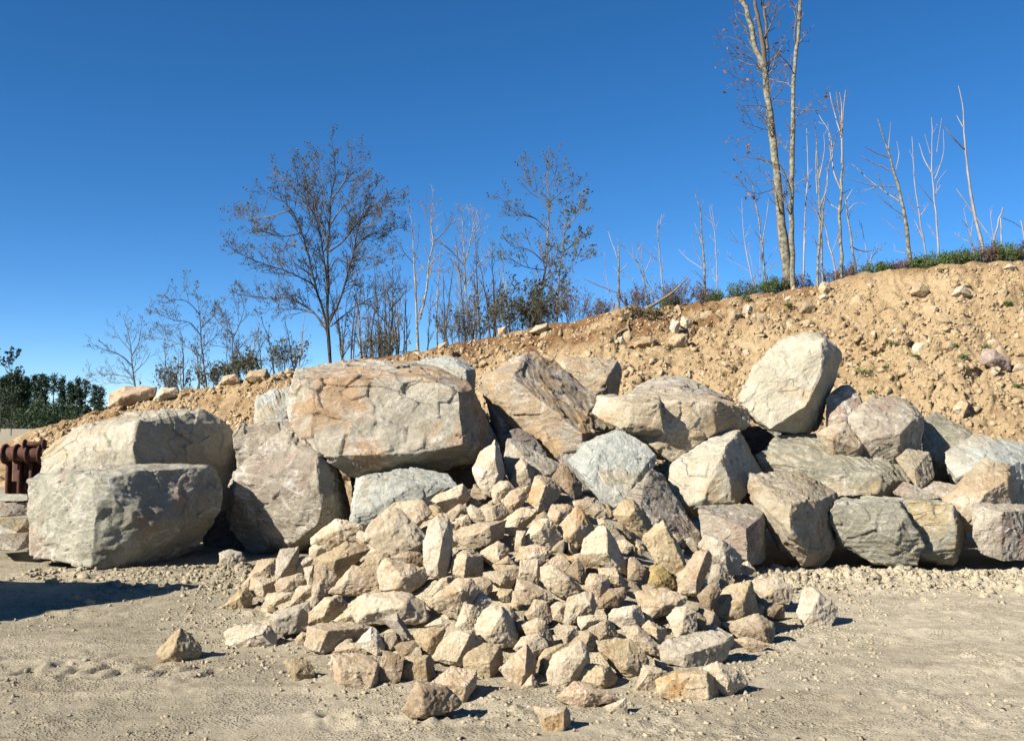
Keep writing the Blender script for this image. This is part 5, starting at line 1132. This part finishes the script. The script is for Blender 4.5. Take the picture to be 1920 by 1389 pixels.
tree('T5', None, [([(448, 1335), (415, 1100), (385, 800), (352, 500), (330, 330), (290, 220), (265, 120), (245, 40), (215, -20), (190, -160)], 25, 9, 0.9), ([(335, 310), (318, 180), (300, 90), (285, 0), (270, -120)], 12, 6, .6), ([(345, 230), (335, 110), (322, 0), (330, -100)], 8, 5, .6),
    ([(250, 140), (215, 95), (195, 65)], 5, 2.5, 0), ([(345, 440), (280, 380), (200, 390)], 3, 1, 1.6), ([(335, 350), (250, 260), (150, 250)], 3, 1, 1.6), ([(355, 480), (420, 400), (440, 300)], 3, 1, 1.4), ([(370, 610), (290, 590), (210, 560)], 2.5, 1, 1.4),
    ([(380, 760), (300, 740), (230, 730)], 2.5, 1, 1.6), ([(390, 870), (310, 900), (240, 890)], 2.5, 1, 1.6), ([(340, 300), (400, 240), (430, 160)], 3, 1, 1.2), ([(310, 270), (230, 200), (165, 170)], 2.5, 1, 1.2), ([(352, 500), (280, 490), (200, 500)], 2.5, 1, 1)],
    'tall thick forked trunk with lichen and a few brown leaves, left of the tall pair', 'mottled', twn=8, leaf=0.11, seed=30, name='tall_tree', spread=1.2, back=1.0, **TALL)
tree('T5', None, [([(464, 1315), (455, 1000), (462, 620), (466, 350), (485, 200), (495, 60), (500, -80)], 13, 8, .9), ([(484, 210), (470, 180), (478, 80)], 4, 2.5, 0), ([(490, 60), (465, 20), (445, 10)], 3, 1.5, .4), ([(462, 500), (540, 515), (650, 515)], 3, 1, 1.2), ([(460, 580), (530, 580), (560, 560)], 2.5, 1, 1), ([(458, 480), (400, 470), (370, 470)], 2.5, 1, 1)],
    'tall slim straight trunk with a white top, right of the tall pair', 'mottled', twn=5, leaf=0.06, seed=31, name='tall_tree', spread=1.2, back=0.4, **TALL)
dead('T5', [([(512, 1315), (520, 1000), (533, 800), (527, 590)], 5, 1.2, .6), ([(532, 850), (500, 780)], 2, 1, 0)], 'thin white dead stem just right of the tall slim trunk', 32, back=0.6)
dead('T5', [([(577, 1305), (590, 1000), (580, 800), (565, 580)], 7, 1.5, 1), ([(590, 1000), (535, 960), (520, 900)], 3, 1, .4), ([(585, 830), (610, 700), (605, 620)], 3, 1, .5), ([(590, 960), (620, 880), (625, 800)], 3, 1, .5), ([(575, 900), (570, 760), (575, 640)], 3, 1.2, .5)], 'mottled dead trunk with upright white branches in the right thicket', 33, back=0.6, bark='mottled')
dead('T5', [([(602, 1305), (597, 1060), (620, 850), (642, 720), (672, 610)], 6, 1.5, .8), ([(640, 730), (630, 620), (625, 570)], 2.5, 1, .4), ([(600, 1050), (560, 960), (540, 940)], 2.5, 1, .4)], 'dead stem bending to the right in the right thicket', 34, back=0.6, bark='mottled')
dead('T5', [([(690, 1295), (682, 1000), (692, 820), (685, 600), (665, 430)], 9, 2, .6), ([(685, 880), (650, 780), (640, 640), (600, 560), (570, 520)], 4, 1.2, .4), ([(690, 760), (695, 560), (708, 420)], 4, 1.5, .4), ([(686, 640), (690, 500), (680, 430)], 3.5, 1.5, .3), ([(684, 620), (650, 500), (635, 430)], 3.5, 1.5, .3), ([(684, 980), (640, 950), (620, 920)], 3, 1, .5), ([(695, 900), (735, 880)], 2, 1, .3)],
    'tallest white dead tree of the right thicket, its top split in four', 35, back=0.6, bark='mottled')
dead('T5', [([(755, 1295), (732, 1100), (705, 910)], 7, 2.5, .8), ([(720, 980), (750, 950), (790, 945)], 3, 1, .5), ([(730, 1150), (800, 1170), (860, 1155)], 3.5, 1.2, .5), ([(712, 930), (740, 880)], 2.5, 1, .4)], 'short mottled dead trunk with crooked side branches at the right end of the thicket', 36, back=0.6, bark='mottled')
dead('T5', [([(660, 1255), (625, 1110), (590, 940)], 5, 1.2, .7), ([(640, 1190), (680, 1080)], 2, 1, .3)], 'thin dead stem leaning left low in the right thicket', 37, back=0.6)
dead('T6', [([(485, 1165), (455, 900), (412, 700), (372, 560), (332, 420), (283, 275)], 15, 2.5, .6), ([(415, 785), (250, 670), (122, 555)], 5, 2, .4), ([(392, 692), (250, 688), (110, 648)], 4, 1.5, .4), ([(362, 595), (260, 550), (168, 500)], 4, 1.5, .4), ([(352, 515), (270, 485), (205, 448)], 4, 1.5, .4),
    ([(398, 590), (415, 500), (402, 415)], 3, 1.5, .3), ([(440, 870), (340, 800), (245, 700)], 3, 1, .4), ([(440, 1000), (370, 940), (300, 880)], 3, 1, .4), ([(350, 460), (365, 290)], 2.5, 1, .4), ([(470, 1110), (540, 1100), (560, 1120)], 3, 1, .5), ([(455, 1110), (380, 1090)], 3, 1, .5)],
    'dead tree with long branches all reaching left, on the right crest', 38, bark='mottled', back=1.5)
dead('T6', [([(592, 1175), (545, 900), (512, 650), (496, 385)], 6, 1.5, .5), ([(530, 870), (480, 780), (465, 720)], 3, 1, .5), ([(570, 1030), (510, 900)], 3, 1, .4), ([(520, 820), (570, 815)], 2, 1, .4)], 'slim white dead stem leaning left, right of the one with long left branches', 39, back=1.5)
dead('T6', [([(662, 1140), (640, 800), (622, 600), (617, 265)], 7, 1.5, .4), ([(615, 605), (570, 520), (538, 425)], 4, 1.5, .2), ([(638, 650), (690, 500), (692, 340)], 3, 1.2, .2), ([(632, 800), (530, 670)], 3, 1, .3), ([(645, 740), (660, 660), (710, 595)], 2.5, 1, .3), ([(610, 490), (575, 370)], 2.5, 1, .3), ([(650, 480), (680, 270)], 2, 1, .2)], 'white dead tree with upward-curving branches on the right crest', 40, back=1.5)
dead('T6', [([(935, 1080), (880, 850), (842, 600), (822, 400), (812, 200), (784, 70)], 11, 2, 0), ([(825, 465), (760, 400), (680, 305)], 4.5, 2, .2), ([(875, 855), (770, 708)], 4.5, 2, .2), ([(812, 325), (773, 253)], 3, 1.5, 0), ([(890, 880), (940, 950), (1000, 1030)], 3.5, 2, .2)],
    'tall bare white pole near the right edge with one branch to the left', 41, back=1.2)
dead('T6', [([(1000, 1070), (1030, 930), (1062, 825)], 7, 4, .4), ([(1052, 1070), (1050, 970), (1046, 890)], 5, 4, .2), ([(1005, 1040), (990, 920), (980, 830)], 4, 1.5, .8), ([(1062, 890), (1120, 915), (1175, 950)], 2.5, 1.5, 0)], 'short snapped white stumps right of the tall bare white pole', 42, back=1.2)
dead('T6', [([(1200, 1060), (1185, 960), (1172, 905)], 6, 3.5, .4)], 'stub of a dead stem at the right edge of the crest', 43, back=1.2)
dead('T6', [([(870, 1060), (840, 940), (815, 830)], 4, 1.2, 1.6), ([(875, 1060), (810, 1020), (750, 975)], 4, 1.5, .6), ([(860, 1010), (875, 900)], 3, 1, .8)], 'low spiky dead brush at the left foot of the tall bare white pole', 44, back=1.2)
dead('T6', [([(225, 1220), (205, 1060), (182, 920)], 3.5, 1.2, .6), ([(220, 1210), (265, 1110), (350, 1030)], 3.5, 1, .6), ([(240, 1180), (250, 1100), (290, 1040)], 2.5, 1, .6)], 'small forked grey sapling low between the thicket and the right dead trees', 45)

# thin saplings standing between the trees on the left and middle crest
rng = np.random.default_rng(61)
sap = []
for k in range(76):
    x = rng.uniform(262, 560) if k < 24 else (rng.uniform(560, 760) if k < 38 else rng.uniform(640, 960))
    h_ = rng.uniform(40, 110) if k < 38 else rng.uniform(90, 210)
    y = float(np.interp(x, CREST[:, 0], CREST[:, 1]))
    lean = rng.normal() * 14
    sap.append((x, y, h_, lean, k))
for x, y, h_, lean, k in sap:
    where = 'on the left crest' if k < 24 else 'around the foot of the big spreading tree' if k < 38 else 'in the dark thicket in the middle'
    col = ['twig', 'twig', 'pale', 'dark'][k % 4]
    tree('S', None, [([(x, y + 2), (x + lean * .4 + rng.normal() * 2, y - h_ * .5), (x + lean, y - h_)], 1.2 + 0.006 * h_, .35, 1.0)],
         'thin bare sapling ' + where, col, 'thin saplings ' + where, 'sapling', 14, 0.5, 1, 0.35, 0.35 if k % 3 == 0 else 0.0, 'olive', 0.045, 'sapling', 200 + k, 0.3, 0.6, 0.5, 0.8, None, rng.uniform(1.2, 4.5))

# shrubs and heather along the crest
def shrub(x, y, w, h_, label, leafmat, nst=16, leaf=2.2, ls=0.04, seed=0, back=0.7, name='shrub', stem='twig', fine=7):
    rng = np.random.default_rng(seed + 300)
    D = np.interp(x, CREST[:, 0], CREST[:, 2]) + back; u = D / F
    b = P(x, y, D); tb = Tubes()
    for k in range(nst):
        a = rng.uniform(0, 6.28); q = rng.random() ** 0.6
        p0 = b + np.array((math.cos(a) * q * w * u * 0.42, math.sin(a) * q * w * u * 0.3, -0.35))
        L = h_ * u * rng.uniform(0.7, 1.12) * (1 - 0.4 * q * q) + 0.35
        d = unit(np.array((math.cos(a) * q * 0.45, math.sin(a) * q * 0.4, 1.0)) + rng.normal(size=3) * 0.12)
        ln = np.array([p0 + d * L * f + rng.normal(size=3) * 0.02 for f in np.linspace(0, 1, 5)])
        rr = np.linspace(0.010, 0.004, 5); tb.tube(ln, rr, 4)
        twigs(tb, ln, rr, rng, fine, L * 0.42, 1, 0.3, 0.3, leaf, ls, 0.9)
    o = thing(name, tuple(b), label, 'shrub', 'shrubs along the crest of the bank')
    link('stems', tb.mesh('stems'), BARK[stem], tuple(-b), o)
    f = leaves('foliage', tb.leaf, LEAF[leafmat], rng, o)
    if f: f.location = tuple(-b)
SHR = [(965, 628, 70, 110, 'dense dark bush with twiggy olive leaves left of the tall leafy tree', 'olive', 26, 1.6), (1020, 612, 60, 95, 'leafy bush at the foot of the tall leafy tree', 'olive', 22, 1.7),
       (1075, 602, 55, 75, 'brown twiggy bush right of the tall leafy tree', 'heath', 24, 1.2), (1122, 590, 42, 28, 'low reddish heather left of the broken pale trunk', 'heath', 18, 3), 
       (1195, 570, 50, 34, 'reddish brown shrub behind the uprooted one', 'heath', 22, 2.6), (1265, 570, 55, 42, 'reddish heather with bare twigs left of the middle pair of dead trunks', 'heath', 24, 2.4), (1318, 566, 40, 30, 'low grey-brown heather by the middle pair of dead trunks', 'heath', 18, 2.4),
       (1255, 578, 34, 22, 'low green shrub on the crest right of the uprooted one', 'green', 18, 3), (1345, 564, 44, 14, 'low green cushion plant under the white pole of the middle pair', 'green', 20, 3), (1398, 556, 48, 32, 'rounded green bush left of the two tall trunks', 'green', 22, 2.4),
       (1452, 544, 30, 24, 'bright green fern clump at the foot of the two tall trunks', 'green', 20, 4), (1500, 534, 44, 32, 'reddish heather right of the two tall trunks', 'heath', 22, 2.4), (1560, 530, 50, 36, 'grey-brown heather in the right thicket', 'heath', 22, 2), (1598, 522, 40, 34, 'brown twiggy heather at the right end of the thicket', 'heath', 22, 2),
       (1650, 512, 60, 18, 'low green heather left of the dead tree with long left branches', 'green', 28, 4), (1690, 508, 50, 30, 'brownish heather at the foot of the dead tree with long left branches', 'heath', 24, 3), (1745, 500, 70, 20, 'wide low green heather on the right crest', 'green', 34, 4), (1800, 496, 70, 26, 'green heather mound left of the tall bare white pole', 'green', 36, 4),
       (1842, 491, 50, 42, 'purplish brown heather around the tall bare white pole', 'heath', 30, 3), (1882, 488, 60, 30, 'green heather right of the tall bare white pole', 'green', 32, 4), (1925, 484, 50, 36, 'dark heather at the right edge of the crest', 'heath', 28, 3),
       (715, 668, 60, 55, 'tangle of dark brushwood right of the big spreading tree', 'olive', 22, .5), (870, 640, 80, 90, 'dark thicket of bare stems with few leaves in the middle', 'olive', 34, .4), (540, 690, 50, 60, 'sparse brush left of the big spreading tree', 'olive', 16, .8), (470, 700, 40, 50, 'low dark bush above the bright square crest rock', 'olive', 16, 1.4),
       (330, 728, 60, 55, 'sparse twiggy bush on the left crest', 'olive', 18, .6), (405, 718, 40, 45, 'small dark bush between the slender trees on the left crest', 'olive', 16, 1.2)]
for k, (x, y, w, h_, lab, lm, ns, lf) in enumerate(SHR): shrub(x, y, w * (0.8 if x > 1130 and lm != 'olive' else 1), h_ * (0.95 if 1150 < x < 1350 and lm == 'heath' else 0.62 if x > 1130 and lm == 'heath' else 0.8 if x > 1130 else 0.85), lab, lm, int(ns * (0.75 if lm == 'heath' else 1)), lf * (0.9 if lm == 'heath' else 1.3), 0.024 if lm != 'olive' else 0.045, k)

# uprooted shrub with hanging roots, at the notch in the crest
h = P(1205, 585, 25.7); rng = np.random.default_rng(9); tb = Tubes()
up_ = thing('uprooted_shrub', tuple(h), 'uprooted shrub with dangling roots hanging over the notch in the bank crest', 'shrub')
for k in range(26):
    d = unit(np.array((rng.normal(), rng.uniform(-0.9, -0.1), rng.uniform(-0.7, 0.6)))); L = rng.uniform(0.35, 0.95)
    ln = np.array([h + d * L * f + np.array((0, -0.1 * f, -0.25 * f * f)) + rng.normal(size=3) * 0.03 for f in np.linspace(0, 1, 6)])
    rr = np.linspace(0.018, 0.004, 6); tb.tube(ln, rr, 4); twigs(tb, ln, rr, rng, 5, 0.3, 1, -0.05, 0.3, 1.3, 0.045)
for pts in ([(282, 925), (270, 1010), (255, 1070), (215, 1095)], [(410, 1000), (385, 1080), (400, 1140)], [(385, 1110), (310, 1140), (290, 1200), (285, 1245)], [(520, 960), (640, 890), (740, 820), (840, 720)]):
    ln = spline([np.array(hit(*px('T4', *p), ('b',))) - np.array((0, 0.12, 0)) if k < 3 else P(*px('T4', *p), 25.6) for k, p in enumerate(pts)], 9) if pts[-1][1] > 1000 else spline([P(*px('T4', *p), 25.5) for p in pts], 9)
    tb.tube(ln, np.linspace(0.05, 0.015, 9), 6)
link('roots', tb.mesh('roots'), BARK['brown'], tuple(-h), up_)
f = leaves('foliage', tb.leaf, LEAF['olive'], rng, up_); f.location = tuple(-h)

# green tufts growing on the bank
for k, (x, y, s) in enumerate([(1252, 652, 14), (1675, 646, 16), (1620, 700, 22), (1718, 670, 9), (1634, 738, 12), (1790, 650, 10), (1848, 653, 13), (1882, 662, 9), (1805, 672, 14), (1478, 574, 10), (1400, 562, 14), (1890, 572, 12), (1770, 510, 12), (1660, 690, 8), (1910, 726, 9), (1150, 640, 9)]):
    h = np.array(hit(x, y, ('b',))); u = h[1] / F; rng = np.random.default_rng(400 + k); lf = []
    for j in range(90):
        a = np.clip(rng.normal(size=3), -1.5, 1.5) * np.array((0.42, 0.34, 0.3)) * s * u; a[2] = abs(a[2]); lf.append((h + a, 0.035 * rng.uniform(.6, 1.5)))
    o = leaves('grass_tuft', lf, LEAF['green'], rng, None, 0.3)
    tag(o, 'small green weed tuft growing on the loose yellow bank', 'weed', 'green tufts on the bank')

# ------------------------------------------------------------------ far left: wooded hill, pines, distant ridge
def hill_mesh(x0, x1, y0, y1, zf, nx=40, ny=24):
    X_, Y_ = np.meshgrid(np.linspace(x0, x1, nx), np.linspace(y0, y1, ny)); V = np.stack([X_.ravel(), Y_.ravel(), zf(X_.ravel(), Y_.ravel())], 1)
    return mesh_from('hill', V, grid_faces(ny, nx))
def hz(x, y):
    t = np.clip((y - 215) / 200, 0, 1); sx = np.clip((-70 - x) / 90, 0, 1)
    return -0.6 + t * (0.5 + 6.0 * sx) + 0.8 * fbm(np.stack([x / 30, y / 30, 0 * x], 1), 3) * t
M_HILL = plain_mat('forest_floor', (0.05, 0.06, 0.03), (0.08, 0.075, 0.04), 0.2, 0.95, 0.1)
hl = link('hill', hill_mesh(-330, 40, 200, 520, hz), M_HILL); hl['kind'] = 'structure'
rng = np.random.default_rng(71); lf = []
for k in range(300):
    y = rng.uniform(216, 440); x = rng.uniform(-330, -0.36 * y) if rng.random() < .3 else rng.uniform(-0.56, -0.39) * y
    z = float(hz(np.array([x]), np.array([y]))[0]); s = rng.uniform(1.0, 2.9) * (1.0 + min(1.3, max(0, -0.465 - x / y) * 22))
    if (x / y) > -0.44: s *= 0.6
    for j in range(130):
        v = rng.normal(size=3); v = v / np.linalg.norm(v) * rng.uniform(.55, 1.05) * np.array((s * .8, s * .8, s * 1.35)) + rng.normal(size=3) * .15
        lf.append((np.array((x, y, z + s * .75)) + v, rng.uniform(.22, .5)))
wd = leaves('woodland', lf, LEAF['wood'], rng, None, 0.7); wd['kind'] = 'stuff'
def pine(x, ytop, ybase, w, label, seed, d=455.0, full=False):
    rng = np.random.default_rng(seed); u = d / F; b = P(x, ybase, d); H = (ybase - ytop) * u
    o = thing('pine_tree', tuple(b), label, 'tree', 'pines on the wooded hill')
    tb = Tubes(); ln = np.array([b + np.array((rng.normal() * .12, 0, H * f - 1.5 * (f == 0))) for f in np.linspace(0, .97, 7)])
    tb.tube(ln, np.linspace(.26, .07, 7), 6)
    lf = []; c0 = 0.08 if full else rng.uniform(.3, .55)
    for k in range(15 if not full else 24):
        t = c0 + (1 - c0) * (k / (14 if not full else 23)) * rng.uniform(.9, 1.05); r = w * u * .5 * (1.15 - (t - c0) / (1 - c0) * .85) * rng.uniform(.3, 1.35)
        a = rng.uniform(0, 6.28); p0 = b + np.array((0, 0, H * t)); p1 = p0 + np.array((math.cos(a) * r, math.sin(a) * r, r * .18))
        tb.tube(np.array([p0, (p0 + p1) / 2, p1]), np.array((.08, .06, .03)), 4)
        for j in range(34):
            f = rng.uniform(.35, 1.08); lf.append((p0 + (p1 - p0) * f + rng.normal(size=3) * np.array((.75, .75, .5)), rng.uniform(.3, .7)))
    for j in range(40): lf.append((b + np.array((rng.normal() * .5, rng.normal() * .5, H * rng.uniform(.86, 1.02))), rng.uniform(.3, .5)))
    link('trunk', tb.mesh('trunk'), BARK['dark'], tuple(-b), o)
    f = leaves('crown', lf, LEAF['pine'], rng, o, .5); f.location = tuple(-b)
PIN = [(255, 580, 760, 46), (310, 572, 770, 60), (345, 588, 775, 44), (402, 578, 775, 72), (462, 598, 790, 72), (520, 630, 790, 44), (578, 608, 790, 44), (600, 690, 795, 40), (637, 614, 795, 70), (710, 655, 815, 80), (755, 668, 815, 70), (205, 640, 765, 50)]
LBL = ['leftmost of the slim pines in the gap of the far hill', 'second slim pine from the left on the far hill', 'third slim pine from the left, lower than its neighbours', 'broad-crowned pine in the middle of the far row', 'wide pine right of the broad-crowned one', 'low thin pine between the wide one and the right-hand ones', 'slim pine standing apart on the right of the far row',
       'short pine under the slim one on the right of the far row', 'tall pine with a heavy crown near the right end of the far row', 'bushy pine second from the right end of the far row', 'last bushy pine at the right end touching the bank', 'short pine at the left start of the far row']
for k, (x, a, b_, w) in enumerate(PIN):
    pine(x / 4, 560 + a / 4, 560 + b_ / 4 + 3, w / 4, LBL[k], 500 + k, full=(k in (9, 10, 7)))
rr_ = np.random.default_rng(88)
for k in range(12):
    x = rr_.uniform(30, 210) if k < 8 else rr_.uniform(240, 700)
    pine(x / 4, 560 + (rr_.uniform(585, 650) if k < 8 else rr_.uniform(640, 700)) / 4, 560 + 800 / 4, rr_.uniform(45, 80) / 4, 'dark pine crowded among the others on the far left hill', 600 + k, full=k % 3 != 0)
for k, (x, a, b_, w) in enumerate([(125, 542, 820, 110), (60, 575, 840, 80), (15, 600, 860, 90), (165, 640, 840, 80)]):
    pine(x / 4, 560 + a / 4, 560 + b_ / 4, w / 4, ['largest dark pine at the far left, full down to the wood', 'dark full pine left of the largest one', 'dark full pine at the left edge of the photo', 'smaller dark pine right of the largest one'][k], 540 + k, d=300.0, full=True)
tree('W', 120.0, [([(85, 900), (88, 700), (85, 560), (95, 470), (105, 390)], 4, 1, 1), ([(88, 620), (40, 520), (0, 430), (-20, 400)], 2.5, 1, 1.5), ([(86, 560), (60, 470), (50, 400)], 2, 1, 1.2), ([(0, 1000), (10, 820), (20, 700)], 4, 1.5, .8)],
     'dark spindly tree rising at the left edge of the photo in front of the pines', 'dark', twn=2.0, twl=2.2, twd=2, leaf=0.8, ls=0.2, seed=90, leafmat='wood', sink=3)
def ridge_z(x, y):
    return -40 + np.clip(1 - np.abs(y - 3600) / 700, 0, 1) * (40 + 52 + 14 * fbm(np.stack([x / 420, 0 * x, 0 * x], 1), 4) + 75 * np.exp(-((x + 1170) / 70) ** 2))
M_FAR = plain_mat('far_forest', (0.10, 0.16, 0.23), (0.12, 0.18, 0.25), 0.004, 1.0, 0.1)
fr = link('distant_ridge', hill_mesh(-3200, 2600, 2900, 4300, ridge_z, 160, 12), M_FAR); fr['kind'] = 'structure'
cam_data.clip_end = 9000.0
